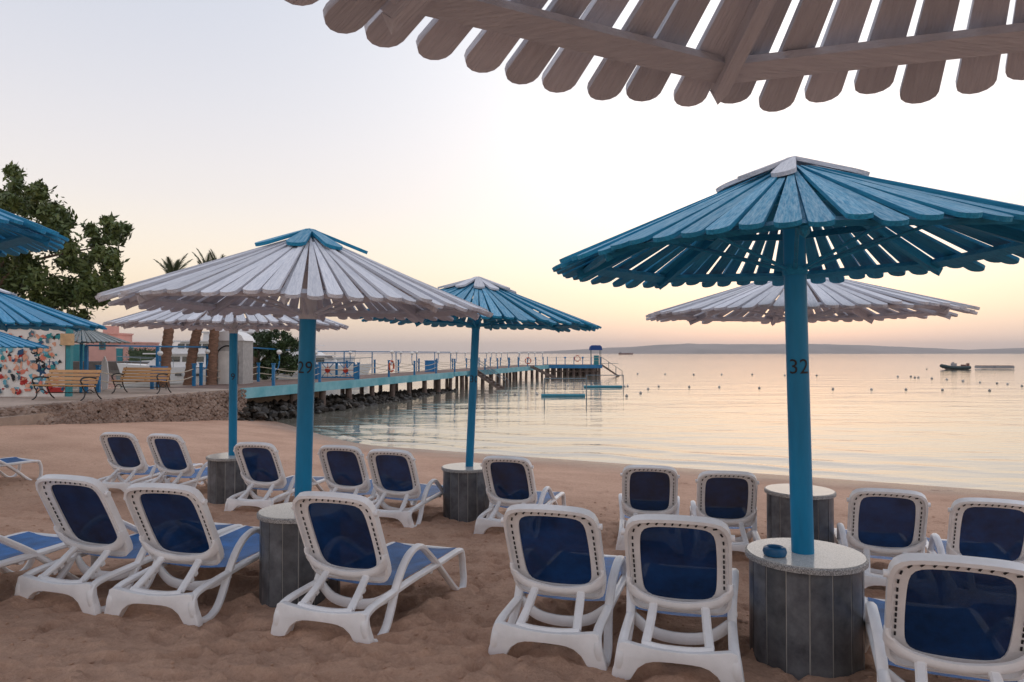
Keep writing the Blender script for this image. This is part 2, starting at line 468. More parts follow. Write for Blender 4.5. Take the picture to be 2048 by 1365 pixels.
def sand_material():
    m = bpy.data.materials.new('beach_sand'); m.use_nodes = True
    t = m.node_tree; b = t.nodes['Principled BSDF']
    tc = t.nodes.new('ShaderNodeTexCoord')
    def noise(sc, d=6, r=0.6):
        n = t.nodes.new('ShaderNodeTexNoise'); n.inputs['Scale'].default_value = sc; n.inputs['Detail'].default_value = d
        n.inputs['Roughness'].default_value = r; t.links.new(tc.outputs['Object'], n.inputs[0]); return n
    n1 = noise(0.7); n2 = noise(16, 8, 0.72); n3 = noise(160, 3)
    rp = t.nodes.new('ShaderNodeValToRGB')
    rp.color_ramp.elements[0].position = 0.32; rp.color_ramp.elements[0].color = (0.48, 0.275, 0.188, 1)
    rp.color_ramp.elements[1].position = 0.70; rp.color_ramp.elements[1].color = (0.76, 0.485, 0.345, 1)
    ad = t.nodes.new('ShaderNodeMath'); ad.operation = 'MULTIPLY_ADD'; ad.inputs[1].default_value = 0.45
    t.links.new(n2.outputs[0], ad.inputs[0])
    hf = t.nodes.new('ShaderNodeMath'); hf.operation = 'MULTIPLY'; hf.inputs[1].default_value = 0.55
    t.links.new(n1.outputs[0], hf.inputs[0]); t.links.new(hf.outputs[0], ad.inputs[2])
    n4 = noise(55, 4, 0.8)
    sp = t.nodes.new('ShaderNodeMath'); sp.operation = 'MULTIPLY_ADD'; sp.inputs[1].default_value = 0.42; sp.inputs[2].default_value = -0.21
    t.links.new(n4.outputs[0], sp.inputs[0])
    sm = t.nodes.new('ShaderNodeMath'); sm.operation = 'ADD'
    t.links.new(ad.outputs[0], sm.inputs[0]); t.links.new(sp.outputs[0], sm.inputs[1])
    t.links.new(sm.outputs[0], rp.inputs[0])
    # wet strip along the waterline
    g = t.nodes.new('ShaderNodeNewGeometry'); sx = t.nodes.new('ShaderNodeSeparateXYZ'); t.links.new(g.outputs['Position'], sx.inputs[0])
    nz = noise(0.5, 3)
    za = t.nodes.new('ShaderNodeMath'); za.operation = 'MULTIPLY_ADD'; za.inputs[1].default_value = 0.22
    t.links.new(nz.outputs[0], za.inputs[0]); t.links.new(sx.outputs['Z'], za.inputs[2])
    mr = t.nodes.new('ShaderNodeMapRange'); mr.inputs['From Min'].default_value = -0.80; mr.inputs['From Max'].default_value = -0.64
    mr.inputs['To Min'].default_value = 1; mr.inputs['To Max'].default_value = 0
    t.links.new(za.outputs[0], mr.inputs['Value'])
    mx = t.nodes.new('ShaderNodeMix'); mx.data_type = 'RGBA'; mx.blend_type = 'MULTIPLY'
    t.links.new(mr.outputs[0], mx.inputs['Factor']); t.links.new(rp.outputs['Color'], mx.inputs['A']); mx.inputs['B'].default_value = (0.55, 0.52, 0.5, 1)
    t.links.new(mx.outputs['Result'], b.inputs['Base Color'])
    rr = t.nodes.new('ShaderNodeMapRange'); rr.inputs['To Min'].default_value = 0.92; rr.inputs['To Max'].default_value = 0.30
    t.links.new(mr.outputs[0], rr.inputs['Value']); t.links.new(rr.outputs[0], b.inputs['Roughness'])
    b.inputs['Specular IOR Level'].default_value = 0.3
    b1 = t.nodes.new('ShaderNodeBump'); b1.inputs['Strength'].default_value = 1.0; b1.inputs['Distance'].default_value = 0.045
    t.links.new(n2.outputs[0], b1.inputs['Height'])
    b2 = t.nodes.new('ShaderNodeBump'); b2.inputs['Strength'].default_value = 0.35; b2.inputs['Distance'].default_value = 0.004
    t.links.new(n3.outputs[0], b2.inputs['Height']); t.links.new(b1.outputs[0], b2.inputs['Normal'])
    t.links.new(b2.outputs[0], b.inputs['Normal'])
    return m
structure(obj('sand_beach', grid_mesh('sand_beach', GX, GY, GZ), sand_material()))

def rock(rng, c, r, flat=0.8):
    bm = bmesh.new(); bmesh.ops.create_icosphere(bm, subdivisions=1, radius=1)
    off = rng.random(3) * 50
    vs = []
    for v in bm.verts:
        k = 0.75 + 0.5 * rng.random()
        vs.append((c[0] + v.co.x * r * k, c[1] + v.co.y * r * k, c[2] + v.co.z * r * k * flat))
    fs = [tuple(v.index for v in f.verts) for f in bm.faces]
    bm.free(); return vs, fs
cb_ = MB()
for i in range(2600):            # loose clods of sand kicked up round the loungers
    y0 = 1.7 + 8.5 * random.random() ** 1.6
    x0 = random.uniform(-1, 1) * (y0 * 0.78 + 0.4)
    r0 = random.uniform(0.004, 0.011) * (1 + 0.08 * y0)
    cb_.add(*rock(RNG, (x0, y0, gz(x0, y0) + r0 * 0.2), r0, 0.7))

o = cb_.build('sand_clods', bpy.data.materials['beach_sand']); o['kind'] = 'stuff'; tag(o, 'loose clods of damp sand scattered over the beach', 'sand')
def water_material():
    m = bpy.data.materials.new('calm_sea_water'); m.use_nodes = True
    t = m.node_tree; b = t.nodes['Principled BSDF']
    b.inputs['Base Color'].default_value = (0.22, 0.20, 0.16, 1)
    b.inputs['Roughness'].default_value = 0.06
    b.inputs['IOR'].default_value = 1.55
    b.inputs['Specular IOR Level'].default_value = 0.75
    tc = t.nodes.new('ShaderNodeTexCoord')
    prev = None
    for sc, st, dist, rot in ((0.35, (0.35, 1, 1), 0.16, 14), (1.5, (0.4, 1, 1), 0.035, -8), (6.0, (0.5, 1, 1), 0.007, 10)):
        mp = t.nodes.new('ShaderNodeMapping'); mp.inputs['Scale'].default_value = st; mp.inputs['Rotation'].default_value = (0, 0, R(rot))
        t.links.new(tc.outputs['Object'], mp.inputs[0])
        n = t.nodes.new('ShaderNodeTexNoise'); n.inputs['Scale'].default_value = sc; n.inputs['Detail'].default_value = 3; n.inputs['Roughness'].default_value = 0.55
        t.links.new(mp.outputs[0], n.inputs[0])
        bp = t.nodes.new('ShaderNodeBump'); bp.inputs['Strength'].default_value = 0.5; bp.inputs['Distance'].default_value = dist
        t.links.new(n.outputs[0], bp.inputs['Height'])
        if prev: t.links.new(prev.outputs[0], bp.inputs['Normal'])
        prev = bp
    t.links.new(prev.outputs[0], b.inputs['Normal'])
    return m
M_WATER = water_material()
wx = axis([(-8900, -300, 5), (-300, -14, 20), (-14, 26, 330), (26, 300, 20), (300, 8900, 5)])
wy = axis([(9, 34, 240), (34, 120, 30), (120, 900, 16), (900, 8900, 8)])
WX, WY = np.meshgrid(wx, wy)
off = (WATER - ground_z(WX, WY)) / 0.078 + 0.9 * fbm(WX * 0.35, WY * 0.35, 3)        # metres out from the waterline
amp = np.clip(0.55 + 1.2 * fbm(WX * 0.22 + 3, WY * 0.22, 2), 0, 1.2)
WZ = WATER + 0.030 * np.exp(-((off - 0.75) / 0.22) ** 2) * amp + 0.022 * np.exp(-((off - 2.3) / 0.38) ** 2) * amp + 0.012 * np.exp(-((off - 4.4) / 0.5) ** 2)
structure(obj('sea', grid_mesh('sea', WX, WY, WZ), M_WATER))

# far shore hills
HP = [(600, 0.5), (760, 1.0), (965, 1.8), (1092, 4), (1195, 9), (1280, 12.5), (1345, 16.5), (1400, 18), (1480, 17.3), (1573, 17), (1640, 17.8),
      (1780, 15), (1904, 10.5), (2007, 6.5), (2060, 9), (2200, 12), (2400, 8), (2700, 3)]
hx = np.array([p[0] for p in HP], float); hh = np.array([p[1] for p in HP], float)
HD = 6000.0
cols = np.linspace(600, 2700, 240); rows = np.linspace(0, 1, 14)
HX = np.zeros((14, 240)); HY = np.zeros_like(HX); HZ = np.zeros_like(HX)
for j, tt in enumerate(rows):
    Y = HD + 1400 * tt
    HX[j] = (cols - 1024) / 1422 * HD * (1 + 0.12 * tt)
    HY[j] = Y + 60 * fbm(cols * 0.05, cols * 0 + j * 0.4, 3)
    prof = np.interp(cols, hx, hh) / 1422 * HD * 1.27
    HZ[j] = WATER - 1 + (prof + 5 * fbm(cols * 0.03, cols * 0 + j * 0.5, 4)) * math.sin(min(1, tt * 1.55) * math.pi / 2) ** 0.8
HZ[0] = WATER - 2
structure(obj('far_hills', grid_mesh('far_hills', HX, HY, HZ), M_HILL))

# ------------------------------------------------------------------ quay, retaining wall, rocks
DECK = 0.35
def pier_pt(t, off=0.0, z=DECK):
    """t metres along the sea-side edge, off metres towards the marina"""
    return Vector((QA[0] + QD[0] * t - QD[1] * off, QA[1] + QD[1] * t + QD[0] * off, z))
qout = [(-13.3, 15.6), (-12.8, 17.8), (-10.25, 27.25), (-11.6, 27.75), (-9.6, 35.4), (-13.0, 37.6), (-14.6, 37.6), (-14.5, 31.2), (-14.5, 28.3), (-15.2, 26.9), (-40, 26.9), (-40, 15.6)]
q = MB(); q.prism(qout, -3.2, lambda x, y, d: (x, y, DECK + d))
quay = structure(q.build('quay', M_CONC))
lst = MB(); lst.prism([(-14.6, 13.6), (-12.55, 17.3), (-12.15, 20.2), (-12.6, 20.3), (-13.2, 16.5), (-16, 13.6)], -1.2, lambda x, y, d: (x, y, 0.12 + d))
structure(lst.build('quay_step', M_CONC))
# rubble face: thousands of small stones
rb = MB()
w0 = np.array([-12.8, 17.8]); w1 = np.array([-10.25, 27.2]); wl = np.linalg.norm(w1 - w0)
for i in range(2600):
    s = random.random(); p = w0 + (w1 - w0) * s
    base = gz(p[0] + 0.25, p[1]) - 0.05
    z = base + (DECK - 0.05 - base) * random.random()
    r = random.uniform(0.045, 0.10)
    out = 0.02 + 0.10 * (1 - (z - base) / (DECK - base)) * 1.5
    rb.add(*rock(RNG, (p[0] + QD[1] * out, p[1] - QD[0] * out, z), r))
o = rb.build('retaining_wall', M_STONE); tag(o, 'low rubble stone retaining wall between the sand and the quay', 'wall')
o['kind'] = 'stuff'
rb = MB()
for i in range(2800):
    t = -0.6 + 25.5 * random.random() ** 1.1
    f = 1 - max(0, (t - 14) / 12)
    off = random.uniform(-0.7 * f, 3.0)
    p = pier_pt(t, off)
    top = -0.30 - 0.030 * max(0, t) - 0.5 * max(0, -off)
    z = random.uniform(WATER - 0.25, max(WATER + 0.05, top))
    rb.add(*rock(RNG, (p.x, p.y, z), random.uniform(0.08, 0.23), 0.75))
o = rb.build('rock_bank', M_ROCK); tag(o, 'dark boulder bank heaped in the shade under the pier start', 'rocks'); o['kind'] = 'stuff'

# ------------------------------------------------------------------ slatted umbrellas
def slat_mesh(L, w0, w1, th=0.02, r0=0.0):
    """tapered board along +X from r0 to L with a rounded end"""
    out = [(r0, -w0 / 2)]
    rr = w1 / 2
    out.append((L - rr * 0.85, -w1 / 2))
    for k in range(1, 7):
        a = -math.pi / 2 + math.pi * k / 7
        out.append((L - rr * 0.85 + rr * 0.85 * math.cos(a), rr * math.sin(a)))
    out += [(L - rr * 0.85, w1 / 2), (r0, w0 / 2)]
    b = MB(); b.prism(out, th, lambda x, y, d: (x, y, d))
    me = b.mesh('slat', smooth=0)
    return me
def digits_mesh(txt, h, rad, z, ang):
    cu = bpy.data.curves.new('number', 'FONT'); cu.body = txt; cu.size = h * 1.38; cu.align_x = 'CENTER'; cu.resolution_u = 3
    to = bpy.data.objects.new('number_tmp', cu); C.objects.link(to)
    bpy.context.view_layer.update()
    me = bpy.data.meshes.new_from_object(to.evaluated_get(bpy.context.evaluated_depsgraph_get()))
    C.objects.unlink(to); bpy.data.objects.remove(to)
    bm = bmesh.new(); bm.from_mesh(me)
    bmesh.ops.subdivide_edges(bm, edges=[e for e in bm.edges if e.calc_length() > 0.02], cuts=2)
    bmesh.ops.triangulate(bm, faces=bm.faces)
    for v in bm.verts:
        a = ang + v.co.x / rad
        v.co = Vector((rad * math.cos(a), rad * math.sin(a), z + v.co.y))
    bm.to_mesh(me); bm.free()
    return me
def umbrella(name_label, x, y, base, rim, apex, rad, pole_r, mslat, mcap, group, number=None, num_h=0.085, num_z=1.35, num_ang=-90,
             lean=(0, 0), yaw=0, nsl=64, ncap=12, white_top=None, seed=0, polemat=None, broken=()):
    rg = random.Random(seed)
    root = thing('slatted_umbrella', name_label, 'umbrella', (x, y, base), (lean[0], lean[1], 0), group)
    H = apex - base; hr = rim - base
    slope = math.atan2(H - hr, rad)
    L = rad / math.cos(slope)
    pm = polemat or M_POLE
    zt = H - 0.10
    zw = white_top - base if white_top else zt
    b = MB(); b.lathe([(pole_r, -0.25), (pole_r, zw)], 20); b.build('pole', pm, root)
    if white_top:
        b = MB(); b.lathe([(pole_r * 1.02, zw), (pole_r * 1.02, zt)], 20); b.build('pole_top', M_POLEW, root)
    wt = 2 * math.pi * rad / nsl * 0.765
    me = slat_mesh(L, 0.011, wt, 0.02, 0.13); me.materials.append(mslat)
    me2 = slat_mesh(L * 0.99, 0.016, wt * 0.97, 0.02, 0.20); me2.materials.append(mslat)
    for k in range(nsl):
        if k in broken: continue
        o = obj('slat', me if k % 2 else me2, None, root)
        o.location = (0, 0, H + 0.012 * (k % 2))
        o.rotation_euler = (R(rg.uniform(-2.5, 2.5)), slope + R(rg.uniform(-0.5, 0.6)), yaw + 2 * math.pi * (k + 0.5) / nsl + R(rg.uniform(-0.45, 0.45)))
        s = rg.uniform(0.985, 1.012); o.scale = (s, rg.uniform(0.95, 1.03), 1)
    if ncap:
        mc = slat_mesh(0.46 * rad / 1.36, 0.05, 0.125, 0.022, 0.02); mc.materials.append(mcap)
        for k in range(ncap):
            if rg.random() < 0.12: continue
            o = obj('cap_slat', mc, None, root)
            o.location = (0, 0, H + 0.034 + rg.uniform(0, 0.012))
            o.rotation_euler = (R(rg.uniform(-5, 5)), slope * 1.0 + R(rg.uniform(-2.5, 1.5)), yaw + 2 * math.pi * (k + 0.3) / ncap + R(rg.uniform(-4, 4)))
    # eight rafters, rim beams, inner ring and braces
    raf = MB()
    e = L * 0.93
    raf.add([(0.04, -0.02, -0.003), (0.04, 0.02, -0.003), (e, 0.02, -0.003), (e, -0.02, -0.003),
             (0.04, -0.02, -0.055), (0.04, 0.02, -0.055), (e - 0.03, 0.02, -0.055), (e - 0.03, -0.02, -0.055)],
            [(0, 1, 2, 3), (4, 7, 6, 5), (0, 4, 5, 1), (0, 3, 7, 4), (1, 5, 6, 2), (2, 6, 7, 3)])
    rtip = MB(); rtip.add([(e - 0.03, -0.02, -0.055), (e - 0.03, 0.02, -0.055), (e + 0.005, 0, -0.064), (e, -0.02, -0.012), (e, 0.02, -0.012)],
                          [(0, 1, 2), (0, 2, 3), (1, 4, 2), (3, 2, 4)])
    raf.add(rtip.v, rtip.f); rme = raf.mesh('rafter', smooth=0); rme.materials.append(mslat)
    rb_ = rad * 0.875; ri = rad * 0.48
    def cone(r, a, dz): return Vector((r * math.cos(a), r * math.sin(a), H - math.tan(slope) * r + dz))
    for k in range(8):
        a = yaw + math.pi / 4 * k; a2 = a + math.pi / 4
        o = obj('rafter', rme, None, root, (0, 0, H), (0, slope, a))
        b = MB(); am = (a + a2) / 2; b.sweep([cone(rb_, a, -0.016), cone(rb_, a2, -0.016)], 0.075, 0.026, up=(math.cos(am) * math.sin(slope), math.sin(am) * math.sin(slope), math.cos(slope)), rnd=False); b.build('rim_beam', mslat, root)
        b = MB(); b.sweep([cone(ri, a, -0.03), cone(ri, a2, -0.03)], 0.022, 0.04, rnd=False); b.build('inner_beam', mslat, root)
        b = MB(); b.tube([(pole_r * 0.8 * math.cos(a), pole_r * 0.8 * math.sin(a), hr - 0.02), cone(rad * 0.54, a, -0.055)], 0.011, 6); b.build('brace', mslat, root)
    b = MB(); b.lathe([(pole_r * 1.12, hr - 0.05), (pole_r * 1.12, hr + 0.01)], 20); b.build('collar', mslat if not white_top else M_POLEW, root)
    b = MB(); b.lathe([(0.10, H - 0.16), (0.10, H - 0.06), (0.03, H - 0.02)], 12); b.build('hub', mslat, root)
    if number:
        me = digits_mesh(number, num_h, pole_r + 0.0025, num_z - base, R(num_ang))
        obj('pole_number', me, M_INK, root)
    return root
GU = 'slatted beach umbrellas'
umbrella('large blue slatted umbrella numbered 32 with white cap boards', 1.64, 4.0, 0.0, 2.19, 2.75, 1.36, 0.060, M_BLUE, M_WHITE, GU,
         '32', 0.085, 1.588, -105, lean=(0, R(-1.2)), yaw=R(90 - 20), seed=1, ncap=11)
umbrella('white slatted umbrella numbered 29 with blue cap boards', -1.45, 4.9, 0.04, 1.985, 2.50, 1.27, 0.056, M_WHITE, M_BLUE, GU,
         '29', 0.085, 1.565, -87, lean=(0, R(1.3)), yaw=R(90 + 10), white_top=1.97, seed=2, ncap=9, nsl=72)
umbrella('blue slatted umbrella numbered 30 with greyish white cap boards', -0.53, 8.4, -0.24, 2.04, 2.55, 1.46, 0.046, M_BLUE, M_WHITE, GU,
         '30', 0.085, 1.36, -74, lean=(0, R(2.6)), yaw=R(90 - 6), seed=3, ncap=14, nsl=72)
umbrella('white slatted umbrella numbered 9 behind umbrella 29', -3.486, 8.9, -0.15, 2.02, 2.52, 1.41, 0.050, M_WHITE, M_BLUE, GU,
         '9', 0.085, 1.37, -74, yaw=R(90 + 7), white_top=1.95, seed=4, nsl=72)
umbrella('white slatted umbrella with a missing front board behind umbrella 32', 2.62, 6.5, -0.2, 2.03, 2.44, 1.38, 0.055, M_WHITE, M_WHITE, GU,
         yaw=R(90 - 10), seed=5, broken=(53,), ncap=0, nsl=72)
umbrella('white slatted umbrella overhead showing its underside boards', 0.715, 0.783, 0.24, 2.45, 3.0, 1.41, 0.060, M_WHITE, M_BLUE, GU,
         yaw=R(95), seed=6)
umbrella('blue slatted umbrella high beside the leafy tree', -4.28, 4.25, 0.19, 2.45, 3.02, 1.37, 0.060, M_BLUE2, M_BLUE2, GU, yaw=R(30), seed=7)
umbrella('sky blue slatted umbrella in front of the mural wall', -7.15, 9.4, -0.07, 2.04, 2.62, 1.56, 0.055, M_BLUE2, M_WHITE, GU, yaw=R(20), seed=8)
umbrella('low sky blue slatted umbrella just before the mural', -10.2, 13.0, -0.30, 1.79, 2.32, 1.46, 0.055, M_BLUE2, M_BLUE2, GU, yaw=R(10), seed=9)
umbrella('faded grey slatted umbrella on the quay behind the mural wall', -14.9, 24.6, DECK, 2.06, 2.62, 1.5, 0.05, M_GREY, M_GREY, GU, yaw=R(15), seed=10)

# ------------------------------------------------------------------ round pedestal tables
def table(x, y, h, r, label, npan=16, cut=0):
    b0 = gz(x, y)
    root = thing('pedestal_table', label, 'table', (x, y, b0), (0, 0, random.uniform(0, 1)), 'stone clad pedestal tables under the umbrellas')
    rc = r * 0.93
    b = MB(); b.lathe([(rc - 0.004, -0.2), (rc - 0.004, h - 0.03)], 32); b.build('core', M_GROUT, root)
    seg = 2 * math.pi / npan
    pm = MB()
    n = 4; vs = []
    for j in range(n + 1):
        a = -seg / 2 * 0.93 + seg * 0.93 * j / n
        for (rr, z) in ((rc - 0.03, -0.18), (rc, -0.18), (rc, h - 0.032), (rc - 0.03, h - 0.032)):
            vs.append((rr * math.cos(a), rr * math.sin(a), z))
    fs = []
    for j in range(n):
        for k in range(4):
            l = (k + 1) % 4
            fs.append((j * 4 + k, j * 4 + l, (j + 1) * 4 + l, (j + 1) * 4 + k))
    fs += [(0, 1, 2, 3), tuple(n * 4 + k for k in (3, 2, 1, 0))]
    pm.add(vs, fs); pme = pm.mesh('panel', smooth=0.5); pme.materials.append(M_GRANITE)
    for k in range(npan):
        o = obj('panel', pme, None, root, None, (0, 0, seg * k)); o.scale = (1 + random.uniform(-0.004, 0.006),) * 2 + (1,)
    b = MB(); b.lathe([(r, h - 0.03), (r, h - 0.006), (r - 0.006, h)], 48); t = b.build('table_top', M_EDGE, root)
    b = MB(); b.lathe([(r - 0.012, h - 0.004), (r - 0.012, h + 0.003)], 48); b.build('top_face', M_TOP, t)
    return root
TL = [('round stone clad table around the pole of umbrella 32 holding an ashtray', 0.60, 0.32), ('round stone clad table around the pole of the white umbrella with blue cap', 0.57, 0.285),
      ('round stone clad table around the pole of the blue umbrella near the water', 0.59, 0.30), ('round stone clad table around the pole of the farthest white umbrella', 0.56, 0.31),
      ('round stone clad table of the white umbrella behind umbrella 32', 0.66, 0.305), ('round stone clad table under the overhead white umbrella', 0.6, 0.3),
      ('round stone clad table under the high blue umbrella by the tree', 0.58, 0.29), ('round stone clad table under the sky blue umbrella before the mural', 0.58, 0.3)]
for (x, y), (lb, h, r) in zip(TABLES, TL):
    table(x, y, h, r, lb)
# ashtray
az = gz(1.64, 4.0) + 0.60 + 0.003
b = MB(); b.lathe([(0.030, 0.008), (0.040, 0.0), (0.058, 0.004), (0.064, 0.024), (0.058, 0.044), (0.046, 0.050), (0.036, 0.044), (0.032, 0.012), (0.0, 0.010)], 28)
tag(b.build('ashtray', M_ASH, None, loc=(1.445, 3.93, az)), 'small blue round ashtray on the table of umbrella 32', 'ashtray')

# ------------------------------------------------------------------ sun loungers
def superell(a, b, n, th):
    c, s = abs(math.cos(th)), abs(math.sin(th))
    r = ((c / a) ** n + (s / b) ** n) ** (-1 / n)
    return r * math.cos(th), r * math.sin(th)
BA = R(31)
BD = Vector((0, -math.sin(BA), math.cos(BA)))      # up along the back (lounger local: x sideways, y to the foot, z up)
BN = Vector((0, -math.cos(BA), -math.sin(BA)))     # rear of the back
PIV = Vector((0, 0.405, 0.235))
def bp(v, s, d): return Vector((v, 0, 0)) + PIV + BD * s + BN * d
def make_lounger_meshes():
    ms = {}
    path = [(1.38, 0.300), (1.0, 0.275), (0.6, 0.25), (0.25, 0.215), (0.06, 0.188), (0.005, 0.145), (0.01, 0.07), (0.06, 0.02), (0.14, 0.015), (0.23, 0.05),
            (0.31, 0.13), (0.375, 0.235), (0.44, 0.345), (0.51, 0.42), (0.60, 0.452), (0.69, 0.44), (0.80, 0.385), (0.98, 0.285), (1.15, 0.165), (1.27, 0.065),
            (1.35, 0.02), (1.42, 0.025), (1.465, 0.08), (1.475, 0.17), (1.45, 0.26)]
    for sgn, nm in ((-1, 'l'), (1, 'r')):
        b = MB()
        def vx(u, z): return sgn * (0.272 + 0.03 * max(0, 0.18 - z) / 0.18 + 0.02 * max(0, z - 0.3) / 0.15)
        pts = smoothpath([(vx(u, z), u, z) for (u, z) in path], 5, closed=True)
        b.sweep(pts, 0.040, 0.048, up=(1, 0, 0), closed=True)
        ms['side_frame_' + nm] = b.mesh('side_frame', 0.7)
    # rear apron with flared feet
    o = []
    for k in range(13):                      # bottom arch, left foot to right foot
        t = -1 + 2 * k / 12
        o.append((0.232 * t, 0.108 - 0.10 * abs(t) ** 5 + 0.006 * (1 - t * t)))
    o = [(-0.33, 0.0), (-0.268, 0.0)] + o + [(0.268, 0.0), (0.33, 0.0), (0.322, 0.05), (0.298, 0.12), (0.288, 0.186)]
    for k in range(9):
        t = 1 - 2 * k / 8
        o.append((0.262 * t, 0.196 - 0.026 * (1 - t * t)))
    o += [(-0.288, 0.186), (-0.298, 0.12), (-0.322, 0.05)]
    b = MB(); b.prism(o, 0.05, lambda x, y, d: (x, 0.0 + d - 0.015 + 0.10 * max(0, 0.15 - y), y))
    me = b.mesh('rear_apron', 0)
    bm = bmesh.new(); bm.from_mesh(me)
    bmesh.ops.bevel(bm, geom=[e for e in bm.edges if e.calc_face_angle(0) > 0.6], offset=0.008, segments=2, affect='EDGES', profile=0.6)
    bm.to_mesh(me); bm.free()
    me.polygons.foreach_set('use_smooth', [True] * len(me.polygons)); me.set_sharp_from_angle(angle=0.8)
    ms['rear_apron'] = me
    # back frame: ring with raised lip
    N = 72; cs, ch = 0.38, 0.39
    rings = [(0, 0, 0), (0, 0, 0.046), (0.016, 0, 0.050), (0.021, 0, 0.026), (1, 0, 0.020), (1, 0, 0.0)]
    b = MB(); vs = []
    for (q, _, d) in rings:
        for k in range(N):
            th = 2 * math.pi * (k + 0.5) / N
            ox, oy = superell(0.272, 0.305, 7, th); ix, iy = superell(0.188, 0.232, 8, th)
            oy2 = oy + (0.014 * (1 - (ox / 0.272) ** 2) if oy > 0 else 0)
            if q == 1: px, ps = ix * (1 + 0.05 * (1 - (iy / 0.232) ** 2)), ch + iy * (1 + 0.05 * (1 - (ix / 0.188) ** 2))
            else: px, ps = ox * (1 - q / 0.272), cs + oy2 * (1 - q / 0.305)
            vs.append(bp(px, ps, d))
    fs = []
    m = len(rings)
    for i in range(m):
        j = (i + 1) % m
        for k in range(N):
            l = (k + 1) % N
            fs.append((i * N + k, i * N + l, j * N + l, j * N + k))
    b.add(vs, fs); ms['back_frame'] = b.mesh('back_frame', 0.7)
    # fabric
    b = MB(); g = 10
    vs = []
    for i in range(g + 1):
        for j in range(g + 1):
            v = -0.205 + 0.41 * i / g; s = 0.13 + 0.52 * j / g
            vs.append(bp(v, s, 0.008 + 0.010 * (1 - (v / 0.205) ** 2)))
    b.add(vs, [(i * (g + 1) + j, (i + 1) * (g + 1) + j, (i + 1) * (g + 1) + j + 1, i * (g + 1) + j + 1) for i in range(g) for j in range(g)])
    ms['back_sling'] = b.mesh('back_sling', 0.7)
    b = MB(); vs = []; n1, n2 = 22, 8
    for i in range(n1 + 1):
        u = 0.40 + 1.0 * i / n1
        for j in range(n2 + 1):
            v = -0.252 + 0.504 * j / n2
            z = 0.238 + (u - 0.4) * 0.062 + 0.02 - 0.02 * (1 - (v / 0.252) ** 2) * (1 + 0.3 * math.sin(u * 9))
            vs.append((v, u, z))
    b.add(vs, [(i * (n2 + 1) + j, (i + 1) * (n2 + 1) + j, (i + 1) * (n2 + 1) + j + 1, i * (n2 + 1) + j + 1) for i in range(n1) for j in range(n2)])
    ms['seat_sling'] = b.mesh('seat_sling', 0.7)
    # lacing slots round the back frame
    b = MB(); tot = 0
    for k in range(30):
        th = R(-28) + R(236) * k / 29
        ox, oy = superell(0.232, 0.268, 7, th)
        ox2, oy2 = superell(0.232, 0.268, 7, th + 0.02)
        oy += 0.012 * (1 - (ox / 0.232) ** 2) if oy > 0 else 0
        d = Vector((ox2 - ox, oy2 - oy)); ang = math.atan2(d.y, d.x)
        t = Vector((math.cos(ang), math.sin(ang))) * 0.0105; nn = Vector((-math.sin(ang), math.cos(ang))) * 0.0042
        c = Vector((ox, cs + oy))
        q4 = [c - t - nn, c + t - nn, c + t + nn, c - t + nn]
        b.add([bp(p.x, p.y, 0.0265) for p in q4] + [bp(p.x, p.y, 0.0295) for p in q4],
              [(0, 1, 2, 3), (7, 6, 5, 4), (0, 4, 5, 1), (1, 5, 6, 2), (2, 6, 7, 3), (3, 7, 4, 0)])
    ms['lacing_slots'] = b.mesh('lacing_slots', 0)
    # adjustable brace behind the back
    b = MB()
    arc = smoothpath([bp(-0.262, 0.29, 0.03), bp(-0.258, 0.24, 0.050), bp(-0.20, 0.188, 0.064), bp(-0.1, 0.158, 0.070), bp(0, 0.148, 0.072),
                      bp(0.1, 0.158, 0.070), bp(0.20, 0.188, 0.064), bp(0.258, 0.24, 0.050), bp(0.262, 0.29, 0.03)], 4)
    b.sweep(arc, 0.03, 0.052, up=tuple(BD))
    lo = Vector((0, 0.05, 0.180))
    for sgn in (-1, 1):
        tp = bp(sgn * 0.135, 0.152, 0.078)
        b.sweep([tp, (tp + Vector((sgn * 0.155, lo.y, lo.z))) / 2 + Vector((0, 0, -0.008)), Vector((sgn * 0.158, lo.y, lo.z))], 0.046, 0.03, up=(0, -0.4, 1))
        for q in range(3):       # ratchet teeth
            c = tp.lerp(Vector((sgn * 0.158, lo.y, lo.z)), 0.3 + 0.2 * q)
            b.box(c + Vector((0, 0.012, -0.028)), (0.028, 0.03, 0.022), Euler((0.5, 0, 0)))
    b.sweep(smoothpath([(-0.175, lo.y, lo.z), (-0.08, lo.y - 0.012, lo.z - 0.012), (0.08, lo.y - 0.012, lo.z - 0.012), (0.175, lo.y, lo.z)], 4), 0.04, 0.034)
    ms['back_brace'] = b.mesh('back_brace', 0.7)
    # cross members
    b = MB(); b.sweep(smoothpath([(-0.26, 0.40, 0.215), (-0.15, 0.37, 0.15), (0, 0.365, 0.13), (0.15, 0.37, 0.15), (0.26, 0.40, 0.215)], 4), 0.03, 0.06)
    ms['cross_member'] = b.mesh('cross_member', 0.7)
    b = MB(); b.sweep([(-0.27, 1.41, 0.295), (0.27, 1.41, 0.295)], 0.05, 0.032)
    ms['foot_bar'] = b.mesh('foot_bar', 0.7)
    b = MB(); b.sweep([(-0.275, 0.9, 0.245), (0.275, 0.9, 0.245)], 0.04, 0.03); ms['seat_bar'] = b.mesh('seat_bar', 0.7)
    # small knobs at the top corners of the back
    for sgn, nm in ((-1, 'l'), (1, 'r')):
        b = MB(); c = bp(sgn * 0.275, 0.585, 0.02)
        b.tube([c - Vector((0.012, 0, 0)), c + Vector((0.012, 0, 0))], 0.017, 10); ms['knob_' + nm] = b.mesh('knob', 0.7)
    b = MB(); b.tube([(-0.295, 0.075, 0.04), (-0.25, 0.075, 0.04)], 0.045, 16); ms['wheel'] = b.mesh('wheel', 0.6)
    return ms
LM = make_lounger_meshes()
